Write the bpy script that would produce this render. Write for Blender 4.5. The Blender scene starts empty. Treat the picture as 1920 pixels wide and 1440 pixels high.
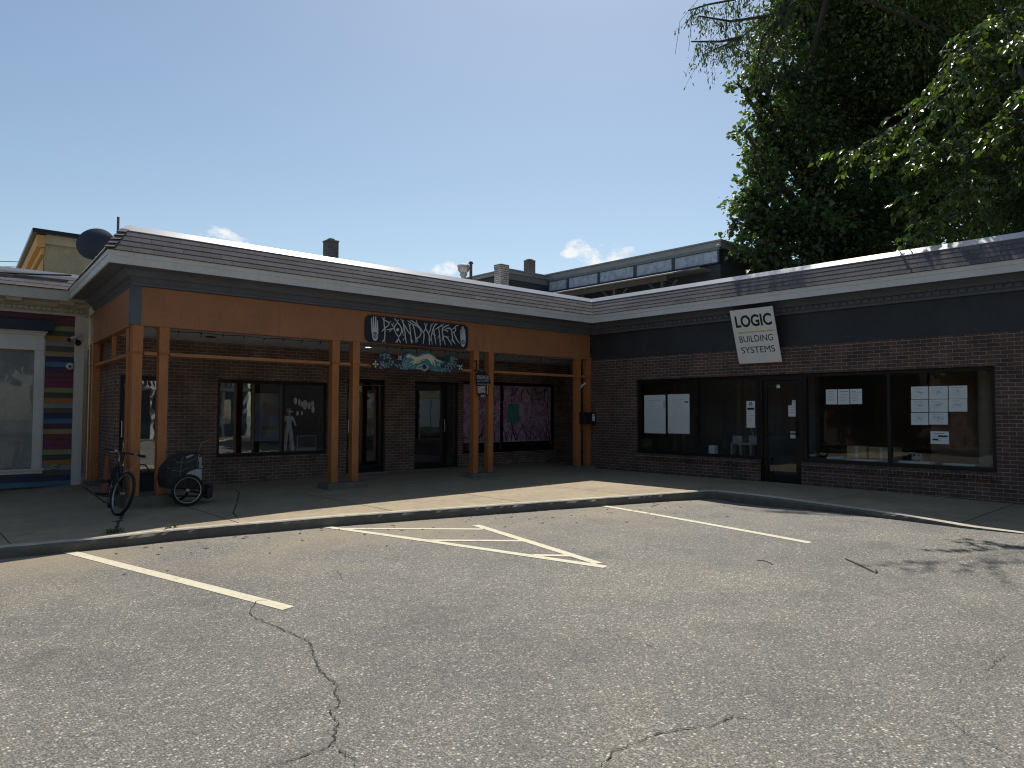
import bpy, bmesh, math, random
import numpy as np
from mathutils import Vector, Matrix, Quaternion
random.seed(7); rng = np.random.default_rng(11)
S = bpy.context.scene; COL = S.collection
R = math.radians; PI = math.pi

# ------------------------------------------------------------------ camera, sky, sun, exposure
FPX = 1349.74
def cam_axes(yaw, pitch, roll):
    cy, sy, cp, sp, cr, sr = math.cos(yaw), math.sin(yaw), math.cos(pitch), math.sin(pitch), math.cos(roll), math.sin(roll)
    f = Vector((sy*cp, cy*cp, sp)); r0 = Vector((cy, -sy, 0)); u0 = r0.cross(f)
    return cr*r0 + sr*u0, -sr*r0 + cr*u0, f
CR, CU, CF = cam_axes(R(41.618), R(2.302), R(0.194))
CAM = Vector((0, 0, 1.43))
cd = bpy.data.cameras.new('camera'); cam = bpy.data.objects.new('camera', cd); COL.objects.link(cam)
cd.sensor_fit = 'HORIZONTAL'; cd.sensor_width = 36; cd.lens = FPX/1920*36; cd.clip_end = 2000; cd.clip_start = .05
m = Matrix((CR, CU, -CF)).transposed().to_4x4(); m.translation = CAM; cam.matrix_world = m
S.camera = cam
SUN_EL, SUN_AZ = 54.6, 48.3
SUN = Vector((math.cos(R(SUN_EL))*math.sin(R(SUN_AZ)), math.cos(R(SUN_EL))*math.cos(R(SUN_AZ)), math.sin(R(SUN_EL))))
w = bpy.data.worlds.new('World'); S.world = w; w.use_nodes = True
wn = w.node_tree; bg = wn.nodes['Background']; sky = wn.nodes.new('ShaderNodeTexSky'); sky.sky_type = 'NISHITA'
sky.sun_disc = False; sky.sun_elevation = R(SUN_EL); sky.sun_rotation = R(SUN_AZ); sky.ozone_density = 1.3; sky.air_density = 1.0; sky.dust_density = .55
bg.inputs[1].default_value = .105
def _n(t, **k):
    n = wn.nodes.new(t)
    for a, b in k.items(): setattr(n, a, b)
    return n
tcw = _n('ShaderNodeTexCoord'); nrm_ = _n('ShaderNodeVectorMath', operation='NORMALIZE'); wn.links.new(tcw.outputs['Generated'], nrm_.inputs[0])
cmap = _n('ShaderNodeMapping'); wn.links.new(nrm_.outputs[0], cmap.inputs[0]); cmap.inputs['Scale'].default_value = (1, 1, 1.7)
cno = _n('ShaderNodeTexNoise'); wn.links.new(cmap.outputs[0], cno.inputs['Vector']); cno.inputs['Scale'].default_value = 48; cno.inputs['Detail'].default_value = 9; cno.inputs['Roughness'].default_value = .62
def wmath(op, a, b):
    n = _n('ShaderNodeMath', operation=op)
    for s_, v in zip(n.inputs, (a, b)):
        if isinstance(v, bpy.types.NodeSocket): wn.links.new(v, s_)
        else: s_.default_value = v
    return n.outputs[0]
tot = None
# a few small fair-weather clouds low in the sky: (azimuth from +Y, elevation, angular radius)
for az, el, rad in ((49.3, 11.6, 3.6), (46.9, 13.2, 1.3), (46.0, 12.6, 1.0), (36.3, 11.2, 1.7), (19.6, 12.6, 2.2), (75, 14, 4), (120, 10, 6), (-60, 14, 7), (170, 16, 8), (230, 12, 6)):
    a, e = R(az), R(el); d = (math.sin(a)*math.cos(e), math.cos(a)*math.cos(e), math.sin(e))
    di = _n('ShaderNodeVectorMath', operation='SUBTRACT'); wn.links.new(nrm_.outputs[0], di.inputs[0]); di.inputs[1].default_value = d
    sc_ = _n('ShaderNodeVectorMath', operation='MULTIPLY'); wn.links.new(di.outputs[0], sc_.inputs[0]); sc_.inputs[1].default_value = (1, 1, 1.9)
    le = _n('ShaderNodeVectorMath', operation='LENGTH'); wn.links.new(sc_.outputs[0], le.inputs[0])
    q = wmath('SUBTRACT', 1.0, wmath('DIVIDE', le.outputs['Value'], R(rad))); q = wmath('MAXIMUM', q, 0.0); tot = q if tot is None else wmath('ADD', tot, q)
cf = wmath('MULTIPLY', wmath('SUBTRACT', wmath('ADD', cno.outputs['Fac'], wmath('MINIMUM', wmath('MULTIPLY', tot, .55), .30)), .66), 3.4)
cf = wmath('MINIMUM', wmath('MAXIMUM', cf, 0.0), .85); cf = wmath('MULTIPLY', cf, wmath('MINIMUM', wmath('MULTIPLY', tot, 6.0), 1.0))
cmx = _n('ShaderNodeMix', data_type='RGBA'); wn.links.new(cf, cmx.inputs[0]); tint = _n('ShaderNodeMix', data_type='RGBA', blend_type='MULTIPLY'); tint.inputs[0].default_value = 1; wn.links.new(sky.outputs[0], tint.inputs[6]); tint.inputs[7].default_value = (1.06, 1.045, .965, 1); wn.links.new(tint.outputs[2], cmx.inputs[6]); cmx.inputs[7].default_value = (8.6, 8.6, 8.4, 1)
wn.links.new(cmx.outputs[2], bg.inputs[0])
sl = bpy.data.lights.new('sun', 'SUN'); sl.energy = 4.8; sl.angle = R(.53); sl.color = (1, .95, .87)
so = bpy.data.objects.new('sun', sl); COL.objects.link(so); so.rotation_euler = (-SUN).to_track_quat('-Z', 'Y').to_euler(); so.location = (0, 0, 30)
S.view_settings.view_transform = 'Standard'; S.view_settings.look = 'None'; S.view_settings.exposure = .12; S.view_settings.gamma = 1
S.cycles.filter_width = 1.15

# ------------------------------------------------------------------ ray helpers: where a thing seen in the photo stands
def ray(px, py): return CF + CR*((px-960)/FPX) + CU*((720-py)/FPX)
def atx(px, py, x): d = ray(px, py); return CAM + d*(x/d.x)
def aty(px, py, y): d = ray(px, py); return CAM + d*(y/d.y)
def atd(px, py, depth): return CAM + ray(px, py)*depth
def lerp(xs, ys, x): return float(np.interp(x, xs, ys))
def smooth(t): t = max(0, min(1, t)); return t*t*(3-2*t)
def sz(x): return lerp([-30, -8, -3, 0, 2.1, 3, 4.2, 4.85, 7.2, 11.5], [-.8, -.45, -.32, -.22, -.15, -.105, -.078, -.06, -.037, 0], x)
def yk(x): return 10.78 - .27*x
def gz(x, y):
    k = yk(min(x, 11.6)); t = smooth((y-2)/(k-2)) if k > 2.2 else 1
    far = -.23 + .3*sz(x) + .1*smooth((x-8)/3)
    z = t*(sz(x)-.14) + (1-t)*far
    z -= .045*math.exp(-((x-11.7)/.8)**2 - ((y-6.7)/1.0)**2)
    return z
def xk(y): return lerp([-10, 2.5, 3.3, 4.2, 6.6, 7.6], [11.3, 11.3, 11.25, 11.4, 11.7, 11.77], y)
def szk(y): return lerp([-10, 2.6, 3.2, 4.2, 6.5, 7.6], [-.122, -.118, -.10, -.045, 0, 0], y)
def szw(y): return lerp([-10, 3.3, 6], [-.03, -.03, 0], y)
def ghit(px, py, fn=gz, dz=0):
    d = ray(px, py); z = -.2
    for _ in range(30):
        p = CAM + d*((z-CAM.z)/d.z); z = .5*z + .5*(fn(p.x, p.y)+dz)
    return CAM + d*((z-CAM.z)/d.z)

# ------------------------------------------------------------------ mesh builder
class MB:
    def __init__(s): s.v = []; s.f = []; s.mi = []; s.uv = {}
    def poly(s, pts, m=0, uv=None):
        i = len(s.v); s.v += [tuple(p) for p in pts]; s.f.append(tuple(range(i, i+len(pts)))); s.mi.append(m)
        if uv: s.uv[len(s.f)-1] = uv
    def box(s, x0, x1, y0, y1, z0, z1, m=0):
        return s.hexa([(x0,y0,z0),(x1,y0,z0),(x1,y1,z0),(x0,y1,z0)], [(x0,y0,z1),(x1,y0,z1),(x1,y1,z1),(x0,y1,z1)], m)
    def hexa(s, b, t, m=0):
        i = len(s.v); s.v += [tuple(p) for p in b] + [tuple(p) for p in t]
        for q in ((0,3,2,1),(4,5,6,7),(0,1,5,4),(1,2,6,5),(2,3,7,6),(3,0,4,7)): s.f.append(tuple(i+k for k in q)); s.mi.append(m)
        return s
    def frame(s, o, u, v, n, u0, u1, v0, v1, n0, n1, m=0):
        o, u, v, n = Vector(o), Vector(u), Vector(v), Vector(n); P = lambda a, b, c: o + u*a + v*b + n*c
        return s.hexa([P(u0,v0,n0),P(u1,v0,n0),P(u1,v0,n1),P(u0,v0,n1)], [P(u0,v1,n0),P(u1,v1,n0),P(u1,v1,n1),P(u0,v1,n1)], m)
    def prism(s, pts, ext, m=0, side=None):
        pts = [Vector(p) for p in pts]; e = Vector(ext); n = len(pts); i = len(s.v)
        s.v += [tuple(p) for p in pts] + [tuple(p+e) for p in pts]
        s.f.append(tuple(i+k for k in range(n))); s.mi.append(m)
        s.f.append(tuple(i+n+k for k in reversed(range(n)))); s.mi.append(m)
        for k in range(n):
            j = (k+1) % n; s.f.append((i+k, i+n+k, i+n+j, i+j)); s.mi.append(m if side is None else side)
        return s
    def tube(s, pts, r, n=8, m=0, cap=True, flat=None):
        pts = [Vector(p) for p in pts]; rs = r if isinstance(r, (list, tuple)) else [r]*len(pts)
        i0 = len(s.v); prev = None
        for k, p in enumerate(pts):
            t = (pts[min(k+1, len(pts)-1)] - pts[max(k-1, 0)])
            if t.length < 1e-9: t = Vector((0,0,1))
            t.normalize()
            if prev is None:
                a = Vector((0,0,1)) if abs(t.z) < .9 else Vector((1,0,0)); prev = t.cross(a).normalized()
            prev = (prev - t*prev.dot(t)); 
            if prev.length < 1e-6: prev = t.orthogonal()
            prev.normalize(); b = t.cross(prev)
            for q in range(n):
                a = 2*PI*q/n; off = prev*math.cos(a)*rs[k] + b*math.sin(a)*rs[k]
                if flat is not None: off -= flat*off.dot(flat)*.7
                s.v.append(tuple(p+off))
        for k in range(len(pts)-1):
            for q in range(n):
                a = i0+k*n+q; b2 = i0+k*n+(q+1) % n; s.f.append((a, b2, b2+n, a+n)); s.mi.append(m)
        if cap:
            s.f.append(tuple(i0+q for q in reversed(range(n)))); s.mi.append(m)
            e = i0+(len(pts)-1)*n; s.f.append(tuple(e+q for q in range(n))); s.mi.append(m)
        return s
    def lathe(s, c, axis, prof, n=24, m=0, ref=None, cap=True):
        c = Vector(c); ax = Vector(axis).normalized(); a1 = ax.orthogonal().normalized() if ref is None else Vector(ref); a2 = ax.cross(a1); i0 = len(s.v)
        for (r, h) in prof:
            for q in range(n):
                a = 2*PI*q/n; s.v.append(tuple(c + ax*h + a1*(r*math.cos(a)) + a2*(r*math.sin(a))))
        for k in range(len(prof)-1):
            for q in range(n):
                a = i0+k*n+q; b = i0+k*n+(q+1) % n; s.f.append((a, b, b+n, a+n)); s.mi.append(m)
        if cap and prof[0][0] > 1e-4: s.f.append(tuple(i0+q for q in reversed(range(n)))); s.mi.append(m)
        if cap and prof[-1][0] > 1e-4: e = i0+(len(prof)-1)*n; s.f.append(tuple(e+q for q in range(n))); s.mi.append(m)
        return s
    def torus(s, c, axis, Rr, r, n=40, k=8, m=0):
        c = Vector(c); ax = Vector(axis).normalized(); a1 = ax.orthogonal().normalized(); a2 = ax.cross(a1); i0 = len(s.v)
        for q in range(n):
            a = 2*PI*q/n; d = a1*math.cos(a) + a2*math.sin(a)
            for j in range(k):
                b = 2*PI*j/k; s.v.append(tuple(c + d*(Rr + r*math.cos(b)) + ax*(r*math.sin(b))))
        for q in range(n):
            for j in range(k):
                s.f.append((i0+q*k+j, i0+((q+1)%n)*k+j, i0+((q+1)%n)*k+(j+1)%k, i0+q*k+(j+1)%k)); s.mi.append(m)
        return s
    def ball(s, c, r, n=10, m=0, sc=(1,1,1)):
        prof = [(max(1e-5, r*math.sin(PI*k/n)), -r*math.cos(PI*k/n)) for k in range(n+1)]
        i0 = len(s.v); s.lathe((0,0,0), (0,0,1), prof, 2*n, m, ref=(1,0,0))
        for i in range(i0, len(s.v)): x, y, z = s.v[i]; s.v[i] = (c[0]+x*sc[0], c[1]+y*sc[1], c[2]+z*sc[2])
        return s
    def build(s, name, mats, parent=None, smooth_=False, bevel=0):
        me = bpy.data.meshes.new(name); me.from_pydata(s.v, [], s.f)
        mats = mats if isinstance(mats, (list, tuple)) else [mats]
        for q in mats: me.materials.append(q)
        me.polygons.foreach_set('material_index', s.mi)
        if s.uv:
            uvl = me.uv_layers.new(name='UVMap')
            for fi, uv in s.uv.items():
                for li, c in zip(me.polygons[fi].loop_indices, uv): uvl.data[li].uv = c
        if not s.uv or True:
            bm = bmesh.new(); bm.from_mesh(me); bmesh.ops.recalc_face_normals(bm, faces=bm.faces); bm.to_mesh(me); bm.free()
        if smooth_:
            me.polygons.foreach_set('use_smooth', [True]*len(me.polygons)); me.set_sharp_from_angle(angle=R(40))
        o = bpy.data.objects.new(name, me); COL.objects.link(o)
        if bevel:
            b = o.modifiers.new('bevel', 'BEVEL'); b.width = bevel; b.segments = 2; b.limit_method = 'ANGLE'; b.angle_limit = R(50)
        if parent is not None: attach(o, parent)
        return o
MW = {}
def attach(o, p):
    o.parent = p; o.matrix_parent_inverse = MW.get(p.name, Matrix.Identity(4)).inverted()
def tag(o, label=None, cat=None, group=None, kind=None):
    if label: o['label'] = label
    if cat: o['category'] = cat
    if group: o['group'] = group
    if kind: o['kind'] = kind
    return o
def thing(name, label, cat, loc=(0,0,0), group=None, kind=None):
    o = bpy.data.objects.new(name, None); COL.objects.link(o); o.empty_display_size = .2
    o.location = loc; MW[o.name] = Matrix.Translation(Vector(loc)); return tag(o, label, cat, group, kind)
def sub(name, parent, label=None):
    o = bpy.data.objects.new(name, None); COL.objects.link(o); o.empty_display_size = .1; attach(o, parent)
    if label: o['label'] = label
    return o

# ------------------------------------------------------------------ materials
def new_mat(name):
    m = bpy.data.materials.new(name); m.use_nodes = True; nt = m.node_tree; return m, nt, nt.nodes['Principled BSDF'], nt.nodes['Material Output']
def N(nt, t, **k):
    n = nt.nodes.new(t)
    for a, b in k.items():
        if hasattr(n, a): setattr(n, a, b)
        else: n.inputs[a].default_value = b
    return n
def ramp(nt, fac, stops):
    r = nt.nodes.new('ShaderNodeValToRGB'); e = r.color_ramp.elements
    while len(e) < len(stops): e.new(.5)
    for q, (p, c) in zip(e, stops): q.position = p; q.color = c if len(c) == 4 else (*c, 1)
    nt.links.new(fac, r.inputs[0]); return r.outputs[0]
def mixc(nt, f, a, b, mode='MIX'):
    n = nt.nodes.new('ShaderNodeMix'); n.data_type = 'RGBA'; n.blend_type = mode
    for s, v in ((n.inputs[0], f), (n.inputs[6], a), (n.inputs[7], b)):
        if isinstance(v, bpy.types.NodeSocket): nt.links.new(v, s)
        else: s.default_value = v if not isinstance(v, tuple) or len(v) == 4 else (*v, 1)
    return n.outputs[2]
def math_(nt, op, a, b=None, c=None):
    n = nt.nodes.new('ShaderNodeMath'); n.operation = op
    for s, v in zip(n.inputs, (a, b, c)):
        if v is None: continue
        if isinstance(v, bpy.types.NodeSocket): nt.links.new(v, s)
        else: s.default_value = v
    return n.outputs[0]
def pos(nt): return nt.nodes.new('ShaderNodeNewGeometry').outputs['Position']
def bump(nt, h, st, dist, bs):
    b = nt.nodes.new('ShaderNodeBump'); b.inputs['Strength'].default_value = st; b.inputs['Distance'].default_value = dist
    nt.links.new(h, b.inputs['Height']); nt.links.new(b.outputs[0], bs.inputs['Normal'])
def noise(nt, vec, scale, detail=4, rough=.6):
    n = N(nt, 'ShaderNodeTexNoise'); n.inputs['Scale'].default_value = scale; n.inputs['Detail'].default_value = detail; n.inputs['Roughness'].default_value = rough
    if vec is not None: nt.links.new(vec, n.inputs['Vector'])
    return n.outputs['Fac']
_mc = {}
def paint(name, col, rough=.55, var=.12, scale=3, metal=0, grain=.0, dirt=0):
    if name in _mc: return _mc[name]
    m, nt, bs, out = new_mat(name); p = pos(nt)
    a = noise(nt, p, scale, 5); b = noise(nt, p, scale*9, 3)
    f = math_(nt, 'ADD', math_(nt, 'MULTIPLY', a, .65), math_(nt, 'MULTIPLY', b, .35))
    lo = tuple(c*(1-var*1.6) for c in col); hi = tuple(min(1, c*(1+var*1.3)) for c in col)
    c = ramp(nt, f, [(.3, lo), (.7, hi)])
    if dirt:
        sc = N(nt, 'ShaderNodeMapping'); nt.links.new(p, sc.inputs[0]); sc.inputs['Scale'].default_value = (6, 6, .7)
        d = noise(nt, sc.outputs[0], 2.2, 5, .7); d2 = ramp(nt, d, [(.5, (0,0,0)), (.72, (1,1,1))])
        c = mixc(nt, math_(nt, 'MULTIPLY', d2, dirt), c, tuple(q*.45 for q in col))
    nt.links.new(c, bs.inputs['Base Color']); bs.inputs['Roughness'].default_value = rough; bs.inputs['Metallic'].default_value = metal
    if grain: bump(nt, noise(nt, p, 240, 3), grain, .004, bs)
    _mc[name] = m; return m
def brick_mat(name, c1, c2, mort, rowh=.0677, bw=.2032, msz=.0095):
    m, nt, bs, out = new_mat(name); g = nt.nodes.new('ShaderNodeNewGeometry')
    sp = N(nt, 'ShaderNodeSeparateXYZ'); nt.links.new(g.outputs['Position'], sp.inputs[0])
    sn = N(nt, 'ShaderNodeSeparateXYZ'); nt.links.new(g.outputs['True Normal'], sn.inputs[0])
    ax = math_(nt, 'GREATER_THAN', math_(nt, 'ABSOLUTE', sn.outputs[0]), .6)
    u = math_(nt, 'ADD', math_(nt, 'MULTIPLY', sp.outputs[1], ax), math_(nt, 'MULTIPLY', sp.outputs[0], math_(nt, 'SUBTRACT', 1, ax)))
    cb = N(nt, 'ShaderNodeCombineXYZ'); nt.links.new(u, cb.inputs[0]); nt.links.new(sp.outputs[2], cb.inputs[1])
    wob = N(nt, 'ShaderNodeTexNoise'); wob.inputs['Scale'].default_value = 9; nt.links.new(cb.outputs[0], wob.inputs['Vector'])
    va = N(nt, 'ShaderNodeVectorMath', operation='MULTIPLY_ADD'); nt.links.new(wob.outputs['Color'], va.inputs[0]); va.inputs[1].default_value = (.006, .004, 0); nt.links.new(cb.outputs[0], va.inputs[2])
    b = N(nt, 'ShaderNodeTexBrick'); nt.links.new(va.outputs[0], b.inputs['Vector'])
    b.inputs['Scale'].default_value = 1; b.inputs['Brick Width'].default_value = bw; b.inputs['Row Height'].default_value = rowh; b.inputs['Mortar Size'].default_value = msz*.5; b.inputs['Mortar Smooth'].default_value = .25; b.inputs['Bias'].default_value = -.1
    b.inputs['Color1'].default_value = (*c1, 1); b.inputs['Color2'].default_value = (*c2, 1); b.inputs['Mortar'].default_value = (*mort, 1)
    n1 = noise(nt, g.outputs['Position'], 2.2, 5); n2 = noise(nt, g.outputs['Position'], 60, 3)
    c = mixc(nt, 1.0, b.outputs['Color'], ramp(nt, n1, [(.3, (.62,.62,.62)), (.7, (1.25,1.2,1.2))]), 'MULTIPLY')
    c = mixc(nt, .6, c, ramp(nt, n2, [(.3, (.7,.7,.7)), (.75, (1.2,1.2,1.2))]), 'MULTIPLY')
    nt.links.new(c, bs.inputs['Base Color']); bs.inputs['Roughness'].default_value = .85
    h = math_(nt, 'ADD', math_(nt, 'MULTIPLY', b.outputs['Fac'], -1), math_(nt, 'MULTIPLY', n2, .3)); bump(nt, h, .7, .008, bs)
    return m
def glass_mat(name, tint=(.72,.76,.76), f0=.045):
    m, nt, bs, out = new_mat(name); nt.nodes.remove(bs)
    lw = N(nt, 'ShaderNodeLayerWeight'); lw.inputs['Blend'].default_value = .5
    p5 = math_(nt, 'POWER', lw.outputs['Facing'], 4.5); f = math_(nt, 'MULTIPLY_ADD', p5, 1-f0, f0)
    tr = N(nt, 'ShaderNodeBsdfTransparent'); tr.inputs[0].default_value = (*tint, 1)
    gl = N(nt, 'ShaderNodeBsdfGlossy'); gl.inputs['Roughness'].default_value = .004; gl.inputs[0].default_value = (.95,.97,1,1)
    mp = N(nt, 'ShaderNodeMapping'); nt.links.new(pos(nt), mp.inputs[0]); bb = N(nt, 'ShaderNodeBump'); bb.inputs['Strength'].default_value = .06; bb.inputs['Distance'].default_value = .02
    nz = noise(nt, mp.outputs[0], 1.6, 2); nt.links.new(nz, bb.inputs['Height']); nt.links.new(bb.outputs[0], gl.inputs['Normal'])
    mx = N(nt, 'ShaderNodeMixShader'); nt.links.new(f, mx.inputs[0]); nt.links.new(tr.outputs[0], mx.inputs[1]); nt.links.new(gl.outputs[0], mx.inputs[2]); nt.links.new(mx.outputs[0], out.inputs[0])
    return m
def leaf_mat(name, lo, hi, trans=.35, rough=.45):
    m, nt, bs, out = new_mat(name); g = nt.nodes.new('ShaderNodeNewGeometry')
    c = ramp(nt, g.outputs['Random Per Island'], [(0, lo), (.6, tuple((a+b)/2 for a, b in zip(lo, hi))), (1, hi)])
    nt.links.new(c, bs.inputs['Base Color']); bs.inputs['Roughness'].default_value = rough
    tl = N(nt, 'ShaderNodeBsdfTranslucent'); nt.links.new(mixc(nt, 1.0, c, (1.5, 1.7, .6, 1), 'MULTIPLY'), tl.inputs[0])
    mx = N(nt, 'ShaderNodeMixShader'); mx.inputs[0].default_value = trans; nt.links.new(bs.outputs[0], mx.inputs[1]); nt.links.new(tl.outputs[0], mx.inputs[2]); nt.links.new(mx.outputs[0], out.inputs[0])
    return m
def asphalt_mat():
    m, nt, bs, out = new_mat('asphalt'); p = pos(nt)
    v = N(nt, 'ShaderNodeTexVoronoi'); v.inputs['Scale'].default_value = 54; v.inputs['Randomness'].default_value = 1; nt.links.new(p, v.inputs['Vector'])
    v2 = N(nt, 'ShaderNodeTexVoronoi'); v2.inputs['Scale'].default_value = 150; nt.links.new(p, v2.inputs['Vector'])
    s = N(nt, 'ShaderNodeSeparateColor'); nt.links.new(v.outputs['Color'], s.inputs[0]); s2 = N(nt, 'ShaderNodeSeparateColor'); nt.links.new(v2.outputs['Color'], s2.inputs[0])
    stone = ramp(nt, s.outputs[0], [(0, (.055,.054,.053)), (.4, (.115,.112,.107)), (.68, (.18,.174,.163)), (.85, (.31,.30,.28)), (1, (.68,.66,.61))])
    fine = ramp(nt, s2.outputs[1], [(0, (.055,.054,.052)), (.6, (.13,.127,.12)), (1, (.27,.262,.24))])
    edge = ramp(nt, v.outputs['Distance'], [(.15, (1,1,1)), (.6, (0,0,0))])
    c = mixc(nt, math_(nt, 'MULTIPLY', edge, .8), fine, stone)
    big = noise(nt, p, .35, 6, .62); med = noise(nt, p, 1.7, 6, .65)
    c = mixc(nt, 1, c, ramp(nt, big, [(.3, (.82,.82,.84)), (.5, (1,1,1)), (.7, (1.18,1.15,1.08))]), 'MULTIPLY')
    c = mixc(nt, .8, c, ramp(nt, med, [(.32, (.82,.82,.83)), (.5, (1,1,1)), (.68, (1.16,1.13,1.07))]), 'MULTIPLY')
    # oil stains and sandy washes
    st = noise(nt, p, .9, 3, .5); c = mixc(nt, ramp(nt, st, [(.63, (0,0,0)), (.76, (.42,.42,.42))]), c, (.05,.05,.05))
    sd = noise(nt, p, .55, 6, .6); sep = N(nt, 'ShaderNodeSeparateXYZ'); nt.links.new(p, sep.inputs[0])
    kd = math_(nt, 'SUBTRACT', math_(nt, 'SUBTRACT', 10.78, math_(nt, 'MULTIPLY', sep.outputs[0], .27)), sep.outputs[1])
    near = math_(nt, 'MULTIPLY', ramp(nt, math_(nt, 'DIVIDE', kd, 3.2), [(0, (1,1,1)), (1, (0,0,0))]), ramp(nt, sd, [(.38, (0,0,0)), (.62, (.75,.75,.75))]))
    c = mixc(nt, near, c, (.26,.215,.15)); c = mixc(nt, 1, c, (1.17,1.135,1.06), 'MULTIPLY')
    nt.links.new(c, bs.inputs['Base Color']); bs.inputs['Roughness'].default_value = .8; bs.inputs['Specular IOR Level'].default_value = .35
    h = math_(nt, 'ADD', math_(nt, 'MULTIPLY', v.outputs['Distance'], -1.0), math_(nt, 'MULTIPLY', s2.outputs[0], .25)); bump(nt, h, .55, .012, bs)
    return m
def concrete_mat(name, col, joints=False):
    m, nt, bs, out = new_mat(name); p = pos(nt)
    a = noise(nt, p, .8, 6, .65); b = noise(nt, p, 6, 5, .6); c3 = noise(nt, p, 130, 2)
    c = mixc(nt, 1, (*col, 1), ramp(nt, a, [(.3, (.78,.78,.8)), (.7, (1.14,1.12,1.08))]), 'MULTIPLY')
    c = mixc(nt, .8, c, ramp(nt, b, [(.3, (.8,.79,.77)), (.7, (1.12,1.12,1.12))]), 'MULTIPLY')
    c = mixc(nt, .6, c, ramp(nt, c3, [(.3, (.75,.75,.75)), (.7, (1.2,1.2,1.2))]), 'MULTIPLY')
    bl = noise(nt, p, 2.6, 2, .4); c = mixc(nt, ramp(nt, bl, [(.68, (0,0,0)), (.74, (.35,.35,.35))]), c, tuple(q*.45 for q in col))
    nt.links.new(c, bs.inputs['Base Color']); bs.inputs['Roughness'].default_value = .88; bump(nt, math_(nt, 'ADD', c3, math_(nt, 'MULTIPLY', b, .8)), .3, .006, bs)
    return m
def shingle_mat():
    m, nt, bs, out = new_mat('asphalt_shingle'); uv = N(nt, 'ShaderNodeUVMap')
    b = N(nt, 'ShaderNodeTexBrick'); nt.links.new(uv.outputs[0], b.inputs['Vector']); b.inputs['Scale'].default_value = 1
    b.inputs['Brick Width'].default_value = .31; b.inputs['Row Height'].default_value = .13; b.inputs['Mortar Size'].default_value = .004; b.inputs['Mortar Smooth'].default_value = .1; b.inputs['Bias'].default_value = 0
    b.inputs['Color1'].default_value = (.15,.132,.138,1); b.inputs['Color2'].default_value = (.095,.086,.092,1); b.inputs['Mortar'].default_value = (.03,.028,.03,1)
    p = pos(nt); n = noise(nt, p, 180, 3); n2 = noise(nt, p, 1.1, 5); n3 = noise(nt, p, 9, 3, .7)
    c = mixc(nt, 1, b.outputs['Color'], ramp(nt, n, [(.3, (.6,.6,.6)), (.7, (1.4,1.4,1.4))]), 'MULTIPLY')
    c = mixc(nt, 1, c, ramp(nt, n2, [(.3, (.8,.8,.8)), (.7, (1.2,1.18,1.15))]), 'MULTIPLY')
    sp = math_(nt, 'MULTIPLY', ramp(nt, n3, [(.7, (0,0,0)), (.74, (1,1,1))]), ramp(nt, n2, [(.52, (0,0,0)), (.66, (1,1,1))]))
    c = mixc(nt, sp, c, (.5,.5,.46))
    nt.links.new(c, bs.inputs['Base Color']); bs.inputs['Roughness'].default_value = .9; bump(nt, math_(nt, 'ADD', n, math_(nt, 'MULTIPLY', b.outputs['Fac'], -1.5)), .5, .006, bs)
    return m
def mural_mat(name, scale, stops, dist=1.5):
    m, nt, bs, out = new_mat(name); p = pos(nt)
    n = N(nt, 'ShaderNodeTexNoise'); n.inputs['Scale'].default_value = scale; n.inputs['Detail'].default_value = 4; n.inputs['Distortion'].default_value = dist; nt.links.new(p, n.inputs['Vector'])
    nt.links.new(ramp(nt, n.outputs['Fac'], stops), bs.inputs['Base Color']); bs.inputs['Roughness'].default_value = .6
    return m
M = {}
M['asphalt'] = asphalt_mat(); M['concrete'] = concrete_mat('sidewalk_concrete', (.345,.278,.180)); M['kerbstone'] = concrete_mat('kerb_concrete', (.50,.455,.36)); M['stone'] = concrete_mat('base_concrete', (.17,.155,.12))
M['earth'] = paint('earth', (.09,.085,.06), .95, .3, .6)
M['brick'] = brick_mat('dark_red_brick', (.150,.084,.066), (.078,.054,.048), (.36,.33,.29))
M['brick_arcade'] = brick_mat('brown_brick', (.21,.13,.105), (.12,.08,.072), (.42,.38,.335))
M['brick_white'] = brick_mat('whitewashed_brick', (.78,.73,.65), (.58,.51,.43), (.16,.13,.11), .075, .2, .022)
M['brick_grey'] = brick_mat('grey_brick', (.13,.125,.125), (.09,.088,.09), (.2,.2,.2))
M['orange'] = paint('orange_paint', (.41,.170,.072), .5, .13, 2.2, dirt=.25)
M['orange_post'] = paint('orange_post_paint', (.46,.175,.058), .5, .14, 2.6, dirt=.3)
M['bluegrey'] = paint('blue_grey_paint', (.115,.135,.17), .6, .15, 2)
M['frieze'] = paint('navy_frieze_paint', (.037,.039,.045), .55, .25, 1.3)
M['soffit'] = paint('grey_soffit_paint', (.125,.142,.18), .6, .14, 2)
M['fascia'] = paint('off_white_fascia', (.70,.68,.65), .5, .07, 1.6, dirt=.16)
M['flash'] = paint('white_metal_flashing', (.50,.50,.50), .24, .05, 1.2, metal=.5)
M['shingle'] = shingle_mat()
M['roofing'] = paint('flat_roofing', (.3,.29,.28), .9, .15, .7)
M['ceiling'] = paint('pale_ceiling', (.60,.64,.72), .6, .08, 1.2)
M['bronze'] = paint('dark_bronze_frame', (.018,.016,.016), .38, .15, 4, metal=.3)
M['alu'] = paint('aluminium', (.5,.5,.5), .35, .08, 8, metal=.8)
M['glass'] = glass_mat('window_glass', (.95,.96,.96), .16); M['glass_office'] = glass_mat('office_glass', (.93,.95,.95), .03)
M['white'] = paint('white_paint', (.66,.66,.65), .5, .06, 2.5, dirt=.2)
M['cream'] = paint('cream_trim_paint', (.56,.53,.45), .55, .08, 2.5, dirt=.15)
M['black'] = paint('black_plastic', (.014,.014,.016), .45, .2, 8)
M['blackm'] = paint('black_metal', (.012,.012,.013), .35, .2, 8, metal=.4)
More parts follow.
